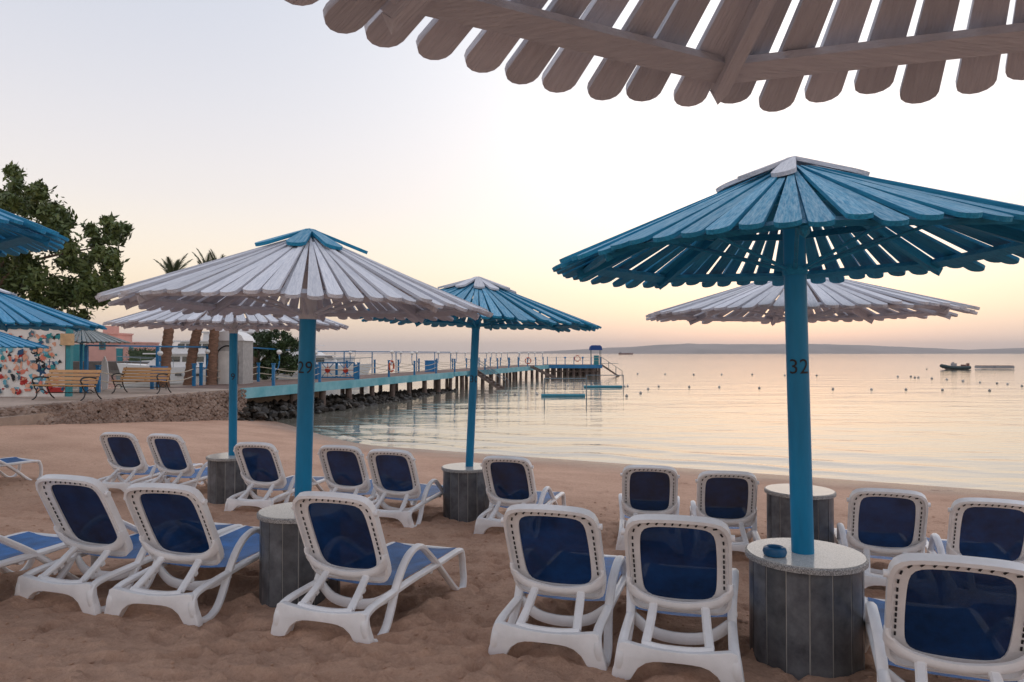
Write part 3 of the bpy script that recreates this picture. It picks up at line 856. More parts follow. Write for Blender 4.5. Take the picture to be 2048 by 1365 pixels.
PARTS = [('side_frame', 'side_frame_l', M_PLASTIC), ('side_frame', 'side_frame_r', M_PLASTIC), ('rear_apron', 'rear_apron', M_PLASTIC),
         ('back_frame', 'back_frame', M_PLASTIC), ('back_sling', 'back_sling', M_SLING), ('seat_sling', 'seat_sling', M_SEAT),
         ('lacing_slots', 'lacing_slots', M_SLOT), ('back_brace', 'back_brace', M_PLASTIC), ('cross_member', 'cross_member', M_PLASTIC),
         ('foot_bar', 'foot_bar', M_PLASTIC), ('seat_bar', 'seat_bar', M_PLASTIC), ('knob', 'knob_l', M_PLASTIC), ('knob', 'knob_r', M_PLASTIC), ('wheel', 'wheel', M_PLASTIC)]
LLAB = ['white resin lounger with blue sling in the row of umbrella 29, farther from its table', 'white resin lounger with its foot end behind the table of umbrella 29',
        'white resin lounger on the seaward side of umbrella 29 table, back against it', 'white resin lounger standing alone between umbrellas 29 and 32',
        'white resin lounger beside the ashtray side of umbrella 32 table', 'white resin lounger close behind the far side of umbrella 32 table, darkest sling',
        'white resin lounger with only its armrests and blue seat showing beside the umbrella 29 row', 'white resin lounger at the end of the umbrella 9 row',
        'white resin lounger with its arm touching the table of umbrella 9', 'white resin lounger between the tables of umbrellas 9 and 29',
        'white resin lounger midway between umbrella 9 and umbrella 30', 'white resin lounger with its arm against the table of umbrella 30',
        'white resin lounger just past the table of umbrella 30', 'white resin lounger behind the back of the lounger beside the ashtray, next to open sand',
        'white resin lounger beside the table behind umbrella 32', 'white resin lounger past the table behind umbrella 32, nearer to it',
        'white resin lounger past the table behind umbrella 32, farther from it', 'white resin lounger by the mural side showing only its looped foot']
for i, (x, y, h) in enumerate(LOUNGERS):
    d = Vector((math.sin(R(h)), math.cos(R(h)), 0))
    z0 = gz(x, y); z1 = gz(x + 1.4 * d.x, y + 1.4 * d.y)
    zr = ground_z(x, y) * 0.5 + z0 * 0.5
    zf = ground_z(x + 1.4 * d.x, y + 1.4 * d.y) * 0.5 + z1 * 0.5
    pitch = math.atan2(zf - zr, 1.4)
    o = thing('sun_lounger', LLAB[i], 'lounger', (x, y, zr - 0.026), (pitch, random.uniform(-0.012, 0.012), -R(h)), 'white sun loungers with blue slings')
    for nm, key, m in PARTS:
        p = obj(nm, LM[key], m, o)
        if nm == 'lacing_slots': p['kind'] = 'stuff'

# ------------------------------------------------------------------ pier
PW = 3.5; PL = 57.0
pier = thing('pier', 'long wooden pier on piles with a turquoise edge board, running out to sea', 'pier', tuple(pier_pt(0, 1.7, WATER)))
def pobj(mb, name, m):
    o = mb.build(name, m); o.parent = pier; o.matrix_parent_inverse = Matrix.Translation(-Vector(pier.location)); return o
bw = 0.62
nb = int(PL / bw)
for k in range(nb):                                   # deck boards
    t = k * bw
    b = MB(); zt = DECK + 0.008; a0, a1, c1, c0 = pier_pt(t, 0.03, zt), pier_pt(t + bw - 0.015, 0.03, zt), pier_pt(t + bw - 0.015, PW, zt), pier_pt(t, PW, zt)
    dz = Vector((0, 0, -0.06 + random.uniform(-0.004, 0.004)))
    b.add([a0, a1, c1, c0, a0 + dz, a1 + dz, c1 + dz, c0 + dz], [(0, 1, 2, 3), (7, 6, 5, 4), (0, 4, 5, 1), (1, 5, 6, 2), (2, 6, 7, 3), (3, 7, 4, 0)])
    pobj(b, 'deck_board', M_DECK)
for (t0, t1, m, hgt) in ((0, 24.0, M_TURQ, 0.40), (24.2, 27.0, M_TURQ, 0.30), (27.0, 34.5, M_TUBE, 0.42), (34.5, 57.0, M_TURQ, 0.42)):
    b = MB(); b.sweep([pier_pt(t0, -0.02, DECK - hgt / 2 + 0.02), pier_pt(t1, -0.02, DECK - hgt / 2 + 0.02)], 0.09, hgt, rnd=False); pobj(b, 'edge_board', m)
b = MB(); b.sweep([pier_pt(0, PW, DECK - 0.2), pier_pt(PL, PW, DECK - 0.2)], 0.09, 0.36, rnd=False); pobj(b, 'edge_board', M_TURQ)
for off in (0.6, PW - 0.6):
    b = MB(); b.sweep([pier_pt(2, off, DECK - 0.22), pier_pt(PL, off, DECK - 0.22)], 0.2, 0.28, rnd=False); pobj(b, 'joist', M_PILE)
pile = MB(); pile.lathe([(0.17, -1.6), (0.165, -0.2), (0.15, 0.55), (0.15, 1.2)], 10)
pme = pile.mesh('pile'); pme.materials.append(M_PILE)
for k in range(21):
    for off in (0.22, PW - 0.25):
        p = pier_pt(4.0 + 2.52 * k + random.uniform(-0.15, 0.15), off, WATER)
        o = obj('pile', pme, None, pier, None, (random.uniform(-0.03, 0.03), random.uniform(-0.03, 0.03), 0))
        o.location = p - Vector(pier.location); o.scale = (random.uniform(0.8, 1.1),) * 2 + (1,)
# pier head
hx0, hx1, hy0, hy1 = 3.9, 10.4, 82.0, 88.0
b = MB(); b.box(((hx0 + hx1) / 2, (hy0 + hy1) / 2, DECK - 0.031), (hx1 - hx0, hy1 - hy0, 0.06)); pobj(b, 'head_deck', M_DECK)
b = MB(); b.box(((hx0 + hx1) / 2, hy0 - 0.05, DECK - 0.17), (hx1 - hx0, 0.1, 0.40)); pobj(b, 'edge_board', M_PBLUE)
b = MB(); b.box(((hx0 + hx1) / 2, hy0 + 0.5, DECK - 0.75), (hx1 - hx0 - 0.5, 0.14, 0.16)); pobj(b, 'joist', M_PILE)
for i in range(9):
    for yy in (hy0 + 0.35, hy0 + 3, hy1 - 0.4):
        o = obj('pile', pme, None, pier); o.location = Vector((hx0 + 0.3 + i * (hx1 - hx0 - 0.6) / 8, yy, WATER)) - Vector(pier.location)
# stairs from the deck into the water
def stairs(label, top, dirv, run, n, hand=True):
    d = Vector(dirv).normalized(); sd = Vector((-d.y, d.x, 0))
    root = thing('water_stairs', label, 'stairs', (top.x, top.y, WATER))
    def put(mb, nm, m):
        o = mb.build(nm, m); o.parent = root; o.matrix_parent_inverse = Matrix.Translation(-Vector(root.location)); return o
    drop = top.z - WATER + 0.3
    for s in (-0.45, 0.45):
        b = MB(); b.sweep([top + sd * s, top + d * run + sd * s - Vector((0, 0, drop))], 0.06, 0.2, rnd=False); put(b, 'stringer', M_PILE)
        if hand:
            b = MB(); a = top + sd * s + Vector((0, 0, 0.9)); e = top + d * run + sd * s + Vector((0, 0, 0.9 - drop))
            b.tube([a - d * 0.5, a, e, e - Vector((0, 0, 0.9))], 0.025, 6)
            for q in (0.0, 0.35, 0.7):
                c = a.lerp(e, q); b.tube([c, c - Vector((0, 0, 0.9))], 0.022, 6)
            put(b, 'handrail', M_STEEL)
    for k in range(n):
        c = top + d * run * (k + 0.5) / n - Vector((0, 0, drop * (k + 0.5) / n))
        b = MB(); b.box(c, (0.28, 0.9, 0.04), Euler((0, 0, math.atan2(d.y, d.x)))); put(b, 'step', M_PILE)
stairs('steep pier stairs with pale handrails beside the first life ring', pier_pt(28.6, -0.15, DECK), (0.95, -0.3, 0), 2.6, 9)
stairs('dark wooden pier stairs dropping into the water near the swim frames', pier_pt(47.5, -0.15, DECK), (0.95, -0.25, 0), 3.4, 9, False)
stairs('stairs with a handrail descending from the pier head by the canopy', Vector((10.5, 83.5, DECK)), (1, -0.1, 0), 2.4, 8)
b = MB(); b.box((11.4, 86.5, DECK + 0.12), (3.0, 0.4, 0.05)); b.box((10.2, 86.5, DECK + 0.05), (0.5, 0.4, 0.1))
tag(b.build('diving_board', M_STEEL), 'thin diving board reaching out past the pier head', 'board')

# rope railings with lamp arms
def railing(label, off, ts, lamps):
    root = thing('rope_railing', label, 'railing', tuple(pier_pt(ts[0], off)))
    def put(mb, nm, m, par=root):
        o = mb.build(nm, m)
        o.parent = par
        o.matrix_parent_inverse = Matrix.Translation(-Vector(root.location)); return o
    for i, t in enumerate(ts):
        p = pier_pt(t, off)
        hgt = 0.88 + random.uniform(-0.04, 0.05)
        b = MB(); b.sweep([p - Vector((0, 0, 0.03)), p + Vector((0, 0, hgt))], 0.11, 0.11, up=(1, 0, 0), rnd=False)
        b.box(p + Vector((0, 0, hgt + 0.02)), (0.15, 0.15, 0.04)); put(b, 'post', M_PBLUE)
        if lamps(i):
            s = random.choice((-1, 1)); e = Vector((QD[0], QD[1], 0)) * s
            b = MB(); b.tube(smoothpath([p + Vector((0, 0, hgt - 0.25)), p + e * 0.30 + Vector((0, 0, hgt - 0.18)), p + e * 0.42 + Vector((0, 0, hgt + 0.12)),
                                         p + e * 0.40 + Vector((0, 0, hgt + 0.42))], 4), 0.024, 6); put(b, 'lamp_arm', M_PBLUE)
            b = MB(); b.lathe([(0.03, -0.10), (0.085, -0.06), (0.11, 0.0), (0.085, 0.07), (0, 0.105)], 12, tuple(p + e * 0.40 + Vector((0, 0, hgt + 0.50)))); put(b, 'globe', M_GLOBE)
    for hz in (0.72, 0.42):
        pts = []
        for a, c in zip(ts[:-1], ts[1:]):
            for j in range(6):
                f = j / 6; p = pier_pt(a + (c - a) * f, off, DECK + hz - 0.16 * 4 * f * (1 - f)); pts.append(p)
        pts.append(pier_pt(ts[-1], off, DECK + hz))
        b = MB(); b.tube(pts, 0.018, 5); put(b, 'rope', M_ROPE)
near_t = [2.4, 6.1] + [9.95 + 3.72 * k for k in range(13)]
railing('blue post and rope railing along the beach side of the pier', 0.16, near_t, lambda i: i not in (2,))
railing('blue post and rope railing along the marina side of the pier', PW - 0.16, [2.0, 6.0] + [11 + 3.72 * k for k in range(13)], lambda i: i % 3 != 1)
railing('short rope railing on the quay between the bin and the pier', 3.2, [-3.4, -0.9, 1.4], lambda i: i == 1)

# tall thin frame of posts with a top rail along the marina edge
fence = thing('rail_frame', 'tall thin blue frame of posts and top rail along the marina edge', 'fence', (-15.1, 25.6, DECK))
fp = [Vector((-14.6, 24.4, DECK)), Vector((-13.9, 27.9, DECK)), Vector((-13.1, 30.6, DECK)), Vector((-12.3, 33.6, DECK))] + [pier_pt(11 + 3.72 * k, PW + 0.02) for k in range(7)]
def fput(mb, nm, m):
    o = mb.build(nm, m); o.parent = fence; o.matrix_parent_inverse = Matrix.Translation(-Vector(fence.location)); return o
for i, p in enumerate(fp):
    w = 0.10 if i < 4 else 0.06
    b = MB(); b.sweep([p + Vector((0, 0, -0.3)), p + Vector((0, 0, 1.62 if i < 4 else 1.45))], w, w, up=(1, 0, 0), rnd=False); fput(b, 'post', M_PBLUE)
for i in range(len(fp) - 1):
    h0 = 1.62 if i < 4 else 1.45; h1 = 1.62 if i + 1 < 4 else 1.45
    b = MB(); b.sweep([fp[i] + Vector((0, 0, h0)), fp[i + 1] + Vector((0, 0, h1))], 0.05, 0.06, rnd=False); fput(b, 'top_rail', M_PBLUE)

# wheel-patterned gate across the pier
g0 = pier_pt(9.9, 0.25); g1 = pier_pt(9.9, 2.55)
gate = thing('pier_gate', 'blue double gate with red hubbed wheel spokes across the pier', 'gate', tuple(g0))
def gput(mb, nm, m):
    o = mb.build(nm, m); o.parent = gate; o.matrix_parent_inverse = Matrix.Translation(-Vector(gate.location)); return o
ax = (g1 - g0).normalized(); gw = (g1 - g0).length
for f in (0, 1):
    p = g0 + ax * gw * f
    b = MB(); b.sweep([p, p + Vector((0, 0, 0.78))], 0.17, 0.17, up=(1, 0, 0), rnd=False); gput(b, 'gate_post', M_PBLUE)
for k in range(2):
    a = g0 + ax * (0.12 + k * (gw - 0.24) / 2); e = a + ax * ((gw - 0.24) / 2 - 0.05); z0, z1 = 0.10, 0.86
    up = Vector((0, 0, 1))
    for (p, q_) in ((a + up * z0, e + up * z0), (a + up * z1, e + up * z1), (a + up * z0, a + up * z1), (e + up * z0, e + up * z1)):
        b = MB(); b.sweep([p, q_], 0.07, 0.07, up=tuple(ax.cross(up)), rnd=False); gput(b, 'frame_bar', M_PBLUE)
    c = (a + e) / 2 + up * (z0 + z1) / 2; hw = (e - a).length / 2; hh_ = (z1 - z0) / 2
    for s in range(8):
        an = math.pi / 4 * s
        v = ax * (math.cos(an) * (hw if s % 4 == 0 else hw * 0.95)) + up * (math.sin(an) * hh_ * (1 if s % 2 == 0 else 1.3))
        b = MB(); b.tube([c, c + v * 0.97], 0.02, 6); gput(b, 'spoke', M_ORANGE if s % 2 == 0 else M_PBLUE)
    nrm = ax.cross(up).normalized()
    b = MB(); b.tube([c - nrm * 0.04, c + nrm * 0.04], 0.14, 16); gput(b, 'hub', M_RED)

def life_ring(label, c, nrm, r=0.29):
    nrm = Vector(nrm).normalized(); u = nrm.cross(Vector((0, 0, 1))).normalized(); v = u.cross(nrm)
    root = thing('life_ring', label, 'life ring', tuple(Vector(c) - Vector((0, 0, r))))
    pts = [Vector((0, 0, r)) + u * (r * math.cos(a)) + v * (r * math.sin(a)) for a in [2 * math.pi * k / 24 for k in range(24)]]
    b = MB(); b.sweep(pts, 0.10, 0.09, up=tuple(nrm), closed=True); b.build('ring', M_RING, root)
    for k in range(4):
        a = math.pi / 4 + math.pi / 2 * k
        p = [Vector((0, 0, r)) + u * (r * math.cos(a + q_)) + v * (r * math.sin(a + q_)) for q_ in (-0.12, 0, 0.12)]
        b = MB(); b.sweep(p, 0.106, 0.096, up=tuple(nrm)); b.build('band', M_GLOBE, root)
life_ring('orange life ring on a railing post beyond the wheel gate', pier_pt(13.67, 0.0, DECK + 0.62), (0.967, -0.2555, 0), 0.30)
life_ring('orange life ring on the railing above the steep stairs', pier_pt(28.55, 0.0, DECK + 0.62), (0.967, -0.2555, 0), 0.30)
life_ring('orange life ring near the pier end before the head', pier_pt(46.8, 0.02, DECK + 0.6), (0.3, -0.95, 0), 0.30)
life_ring('red and white life ring on the pier head rail', (7.55, hy0 + 0.1, DECK + 0.75), (0, -1, 0), 0.32)
b = MB(); c = pier_pt(25.5, 2.3)
b.box(c + Vector((0, 0, 0.40)), (0.7, 0.6, 0.78)); b.box(c + Vector((0, 0, 0.81)), (0.76, 0.66, 0.05)); b.box(c + Vector((0, -0.31, 0.45)), (0.5, 0.02, 0.5))
tag(b.build('equipment_locker', M_BIN), 'blue equipment locker standing on the pier deck', 'locker')
# pier head furniture
hr_ = thing('head_railing', 'thin post and rope railing on the pier head', 'railing', (hx0, hy0 + 0.15, DECK))
for i in range(7):
    x = 0.2 + i * (hx1 - hx0 - 0.4) / 6
    b = MB(); b.lathe([(0.05, 0), (0.05, 0.75), (0.16, 0.80), (0.10, 0.93), (0, 0.97)] if i in (2, 4) else [(0.045, 0), (0.045, 0.95)], 8, (x, 0, 0)); b.build('post', M_PBLUE, hr_)
for z in (0.5, 0.85):
    b = MB(); b.tube([(0.2, 0, z), (hx1 - hx0 - 0.2, 0, z)], 0.016, 5); b.build('rope', M_ROPE, hr_)
cb = thing('lifeguard_stand', 'small lifeguard stand under a navy canopy on the pier head', 'stand', (9.9, 84.2, DECK))
for sx in (-0.55, 0.55):
    for sy in (-0.5, 0.5):
        b = MB(); b.tube([(sx, sy, 0), (sx, sy, 1.75)], 0.035, 6); b.build('leg', M_STEEL, cb)
b = MB(); b.prism([(-0.72, 1.72), (0.72, 1.72), (0.66, 2.12), (0.45, 2.30), (-0.45, 2.30), (-0.66, 2.12)], 1.3, lambda x, y, d: (x, -0.65 + d, y)); b.build('canopy', M_CANVAS, cb)
b = MB(); b.box((0.05, -0.2, 0.55), (0.55, 0.5, 1.1)); b.build('cabinet', M_TEAL, cb)

# ------------------------------------------------------------------ swim frames, buoys, boats
def swim_frame(label, x, y, w, h):
    root = thing('swim_frame', label, 'frame', (x, y, WATER))
    for s in (-w / 2, w / 2):
        b = MB(); b.tube([(s, 0, -0.4), (s, 0, h)], 0.035, 6); b.build('post', M_STEEL, root)
    b = MB(); b.tube([(-w / 2 - 0.03, 0, h), (w / 2 + 0.03, 0, h)], 0.035, 6); b.build('crossbar', M_STEEL, root)
    b = MB(); b.tube([(-w / 2 - 0.2, -0.12, 0.05), (w / 2 - 0.1, -0.12, 0.05)], 0.11, 12); b.build('float', M_TUBE, root)
swim_frame('nearer metal goal frame with a blue float standing in the shallow sea', 3.3, 44.0, 2.6, 1.1)
swim_frame('farther metal goal frame with a blue float standing by the pier stairs', 7.25, 55.6, 2.9, 0.95)
BU = [(1012, 790), (1030, 790), (1074, 789), (1111, 773), (1136, 772), (1249, 774), (1255, 773), (1253, 793), (1281, 787), (1296, 779), (1317, 774), (1378, 775), (1438, 775), (1518, 777), (1665, 779),
      (1742, 780), (1811, 780), (1884, 781), (1978, 782), (1275, 748.5), (1330, 749), (1387, 750), (1443, 750), (1504, 750), (1569, 751.5), (1633, 752),
      (1795, 754), (1821, 754), (1829, 756), (1836, 756), (1863, 758), (1893, 760), (1925, 763), (1959, 765.5), (1993, 767.5), (2014, 769), (2043, 773), (1853, 739)]
bm_ = MB(); bm_.lathe([(0, -0.12), (0.09, -0.09), (0.13, 0), (0.115, 0.07), (0.05, 0.12), (0.03, 0.16), (0, 0.165)], 12)
bme = bm_.mesh('buoy'); bme.materials.append(M_BUOY)
for (px, py) in BU:
    Y = 2.66 * 1422 / (py - 707); X = (px - 1024) / 1422 * Y
    o = obj('buoy', bme, None, None, (X, Y, WATER + 0.03), (random.uniform(-0.3, 0.3), random.uniform(-0.3, 0.3), 0))
    s = 0.72 if py > 765 else 0.95
    o.scale = (s, s, s)
    tag(o, 'small round grey buoy floating on a swimming area line', 'buoy', 'buoys marking the swimming area')
def loft(secs):
    """secs: list of rings (same count) -> closed hull"""
    n = len(secs[0]); vs = [v for s in secs for v in s]; fs = []
    for i in range(len(secs) - 1):
        for k in range(n - 1):
            fs.append((i * n + k, i * n + k + 1, (i + 1) * n + k + 1, (i + 1) * n + k))
        fs.append((i * n + n - 1, i * n, (i + 1) * n, (i + 1) * n + n - 1))
    fs += [tuple(range(n - 1, -1, -1)), tuple((len(secs) - 1) * n + k for k in range(n))]
    return vs, fs
bx, by = (1911 - 1024) / 1422 * 118, 118
dg = thing('dinghy', 'dark rubber dinghy with a small console moored off the beach', 'boat', (bx, by, WATER), (0, 0, R(4)))
dg.scale = (0.88, 0.88, 0.88)
b = MB()
for s in (-0.75, 0.75):
    b.tube(smoothpath([(2.3, s, 0.35), (0, s, 0.33), (-1.6, s, 0.42), (-2.5, s * 0.55, 0.62), (-2.75, 0, 0.72)], 5), 0.30, 10)
b.build('tube', M_RIB, dg)
b = MB(); b.add(*loft([[(2.2, -0.7, 0.3), (2.2, 0.7, 0.3), (2.2, 0.4, -0.15), (2.2, -0.4, -0.15)], [(-1.5, -0.7, 0.35), (-1.5, 0.7, 0.35), (-1.5, 0.3, -0.15), (-1.5, -0.3, -0.15)], [(-2.5, -0.1, 0.6), (-2.5, 0.1, 0.6), (-2.4, 0.05, 0.2), (-2.4, -0.05, 0.2)]])); b.build('hull', M_GREYB, dg)
b = MB(); b.box((-0.4, 0, 0.75), (0.7, 0.7, 0.8)); b.box((-0.55, 0, 1.2), (0.1, 0.6, 0.3)); b.build('console', M_GREYB, dg)
b = MB(); b.box((1.5, 0, 0.65), (0.5, 0.8, 0.5)); b.box((2.4, 0, 0.8), (0.4, 0.35, 0.7)); b.build('seat', M_RUST, dg)
for lb, x0, w in (('short floating pontoon beside the moored dinghy', (1967 - 1024) / 1422 * 122, 2.0), ('longer floating pontoon at the end of the mooring', (2003 - 1024) / 1422 * 122, 3.1)):
    r_ = thing('pontoon', lb, 'pontoon', (x0, 122, WATER))
    b = MB(); b.sweep([(-w / 2, 0, 0.28), (w / 2, 0, 0.28)], 1.8, 0.42, rnd=True); b.build('float', M_GREYB, r_)
    b = MB(); b.sweep([(-w / 2 + 0.05, 0, 0.53), (w / 2 - 0.05, 0, 0.53)], 1.7, 0.08, rnd=False); b.build('deck', M_RUST, r_)
sx_ = (1252 - 1024) / 1422 * 1500
sh = thing('cargo_barge', 'long low rust coloured barge on the horizon beyond the pier head', 'ship', (sx_, 1500, WATER))
b = MB(); b.prism([(-15.5, 3.4), (-14.5, 0), (14, 0), (15.5, 3.4), (11, 3.0), (-10, 3.0)], 6, lambda x, y, d: (x, d, y)); b.build('hull', M_RUST, sh)
b = MB(); b.box((-11.5, 3, 4.3), (4.5, 4, 2.8)); b.box((3, 3, 3.4), (14, 4, 1.0)); b.build('superstructure', M_GREYB, sh)

# motor yachts in the marina
def yacht(label, x, y, L, rz, decks=2, flag=False):
    root = thing('motor_yacht', label, 'yacht', (x, y, WATER), (0, 0, rz))
    B = L * 0.135; F = L * 0.105
    secs = []
    for k in range(9):
        t = k / 8; xx = -L / 2 + L * t
        w = B * (1 if t < 0.55 else math.cos((t - 0.55) / 0.45 * math.pi / 2) ** 0.75 + 0.015)
        f = F * (1 + 0.45 * max(0, t - 0.3))
        ov = 0.0 if t < 0.9 else 0
        secs.append([(xx, -w, f), (xx, w, f), (xx - (L * 0.05 if k == 8 else 0), w * 0.75, 0.1), (xx - (L * 0.08 if k == 8 else 0), w * 0.3, -0.5), (xx - (L * 0.08 if k == 8 else 0), -w * 0.3, -0.5), (xx - (L * 0.05 if k == 8 else 0), -w * 0.75, 0.1)])
    b = MB(); b.add(*loft(secs)); b.build('hull', M_HULL, root)
    z = F * 1.08
    spec = [(-0.42, 0.24, 0.82, 0.085), (-0.38, 0.08, 0.68, 0.075), (-0.30, 0.0, 0.55, 0.055)][:decks]
    for (a, e, wf, hf) in spec:
        hgt = L * hf; w = B * wf
        def cab(x0, x1, w, z0, z1, rake):
            return loft([[(x0, -w, z0), (x0, w, z0), (x0 + 0.1, w * 0.93, z1), (x0 + 0.1, -w * 0.93, z1)], [(x1, -w * 0.8, z0), (x1, w * 0.8, z0), (x1 - rake, w * 0.75, z1), (x1 - rake, -w * 0.75, z1)]])
        b = MB(); b.add(*cab(a * L, e * L, w, z, z + hgt, hgt * 1.3)); c_ = b.build('cabin', M_HULL, root)
        nw = 6
        for s in (-1, 1):                       # side windows
            for q_ in range(nw):
                x0 = a * L + (e - a) * L * (0.08 + 0.13 * q_); x1 = x0 + (e - a) * L * 0.105
                ww = lambda xx: w * (1 - 0.2 * (xx - a * L) / ((e - a) * L)) * 0.972 + 0.012
                b = MB(); b.add([(x0, s * ww(x0), z + hgt * 0.42), (x1, s * ww(x1), z + hgt * 0.42), (x1, s * (ww(x1) - 0.03), z + hgt * 0.82), (x0, s * (ww(x0) - 0.03), z + hgt * 0.82)], [(0, 1, 2, 3)])
                b.build('window', M_GLASS, c_)
        b = MB(); b.box(((a + e) / 2 * L - L * 0.02, 0, z + hgt + 0.05), ((e - a) * L * 1.02, w * 2.1, 0.1)); b.build('deck_roof', M_HULL, root)
        z += hgt + 0.1
    for s in (-1, 1):                            # portholes
        for q_ in range(4):
            b = MB(); xx = L * (-0.3 + 0.13 * q_); b.box((xx, s * (B + 0.005), F * 0.62), (L * 0.045, 0.02, F * 0.16)); b.build('porthole', M_GLASS, root)
    b = MB()
    for s in (-1, 1):
        pts = []
        for k in range(9):
            t = 0.5 + 0.5 * k / 8; xx = -L / 2 + L * t
            w = B * (1 if t < 0.55 else math.cos((t - 0.55) / 0.45 * math.pi / 2) ** 0.75 + 0.015) * 0.95
            pts.append(Vector((xx, s * w, F * (1 + 0.45 * (t - 0.3)) + 0.6)))
        b.tube(pts, 0.025, 5)
        for p in pts[::2]: b.tube([p - Vector((0, 0, 0.62)), p], 0.02, 5)
    b.build('bow_rail', M_STEEL, root)
    b = MB(); b.tube([(-0.2 * L, 0, z), (-0.24 * L, 0, z + L * 0.10)], 0.06, 6); b.box((-0.24 * L, 0, z + L * 0.1), (0.3, L * 0.08, 0.12)); b.build('mast', M_HULL, root)
    return root
yacht('white motor yacht moored behind the palm trunks', -28.5, 62, 13, R(172), 2)
yacht('larger white yacht with an upper deck behind the shower cabin', -25.0, 74, 17, R(12), 3)
yacht('white yacht with its bow pointing seaward behind the wheel gate', -19.6, 70, 12, R(-6), 2)
yacht('small white boat alongside the far dark quay', -37, 76, 9, R(178), 1)

# ------------------------------------------------------------------ far marina quay and pink building
fq = MB(); fq.prism([(-160, 118), (-47, 112), (-44, 118), (-44, 190), (-160, 190)], -3.0, lambda x, y, d: (x, y, 0.35 + d))
structure(fq.build('far_quay', M_DARKQ))
pb = thing('pink_building', 'pink flat roofed marina building with teal doors', 'building', (-72, 124, 0.35))
def pput(nm, c, d, m, par=None): b = MB(); b.box(c, d); return b.build(nm, m, par or pb)
pput('wall', (-7.5, 4, 2.35), (18, 8, 4.7), M_PINK); pput('wall', (4.2, 3.5, 1.55), (5.4, 7, 3.1), M_PINK)
pput('parapet', (-7.5, 4, 4.85), (18.3, 8.3, 0.3), M_PINK); pput('parapet', (4.25, 3.5, 3.22), (5.6, 7.3, 0.25), M_PINK)
pput('roof_tower', (-0.2, 4, 5.6), (1.8, 2, 1.3), M_PINK); pput('roof_tower', (-12, 4, 5.9), (1.4, 2, 1.0), M_PINK)
for (x, w, h, z) in ((-4.0, 3.2, 2.9, 0), (-14.5, 2.0, 2.6, 0), (3.6, 1.1, 2.2, 0)):
    yf = -0.06 if x < 2 else -0.06
    d_ = pput('door', (x, yf, z + h / 2), (w, 0.1, h), M_TEAL); pput('frame', (x, yf - 0.03, h + 0.08), (w + 0.3, 0.12, 0.16), M_WALLW, d_)
for (x, w, h, z) in ((0.6, 1.1, 1.3, 2.0), (5.6, 0.8, 1.1, 1.3), (-9.5, 1.1, 1.2, 2.0)):
    w_ = pput('window', (x, -0.05, z + h / 2), (w, 0.08, h), M_TEAL); pput('pane', (x, -0.095, z + h / 2), (w * 0.7, 0.02, h * 0.7), M_GLASS, w_)
hd = RNG
def leaves_mesh(name, clumps, n, size, rng, flat=1.0):
    """n small leaf quads scattered through clumps (centre, radius)"""
    w = np.array([c[3] ** 2 for c in clumps]); w = w / w.sum()
    ci = rng.choice(len(clumps), n, p=w); cl = np.array(clumps)
    d = rng.normal(size=(n, 3)); d /= np.linalg.norm(d, axis=1)[:, None]
    rr = np.minimum(np.abs(rng.normal(size=n)) * 0.62, 1.6)
    P = cl[ci, :3] + d * (cl[ci, 3] * rr)[:, None] * np.array([1, 1, flat])
    a = rng.normal(size=(n, 3)); a /= np.linalg.norm(a, axis=1)[:, None]
    b_ = np.cross(a, rng.normal(size=(n, 3))); b_ /= np.linalg.norm(b_, axis=1)[:, None]
    s = size * (0.6 + 0.8 * rng.random(n))[:, None]
    V = np.stack([P - a * s, P + b_ * s * 0.38, P + a * s, P - b_ * s * 0.38], 1).reshape(-1, 3)
    me = bpy.data.meshes.new(name)
    me.vertices.add(len(V)); me.vertices.foreach_set('co', V.ravel().astype(np.float32))
    me.loops.add(n * 4); me.loops.foreach_set('vertex_index', np.arange(n * 4, dtype=np.int32))
    me.polygons.add(n); me.polygons.foreach_set('loop_start', np.arange(0, n * 4, 4, dtype=np.int32))
    me.update(); me.validate()
    return me
hg = thing('hedge', 'clipped dark hedge beside the pink building', 'hedge', (-60, 122, 0.35))
obj('foliage', leaves_mesh('foliage', [(x, 0, 1.2 + 0.3 * random.random(), 1.2) for x in np.linspace(-5, 5, 12)], 3500, 0.22, RNG), M_LEAFD, hg)
b = MB(); b.box((0, 0, 0.9), (10.6, 1.3, 1.7)); b.build('branches', M_LEAFD, hg)
for lb, x in (('thin far lamp mast beside the pink building', -57.5), ('thin far flag mast behind the pink building', -76.5)):
    m_ = thing('mast', lb, 'mast', (x, 128, 0.35)); b = MB(); b.tube([(0, 0, 0), (0, 0, 9.5)], 0.12, 6, r2=0.05); b.build('pole', M_BARK, m_)
    b = MB(); b.box((0.25, 0, 9.4), (0.7, 0.25, 0.15)); b.build('head', M_GREYB, m_)

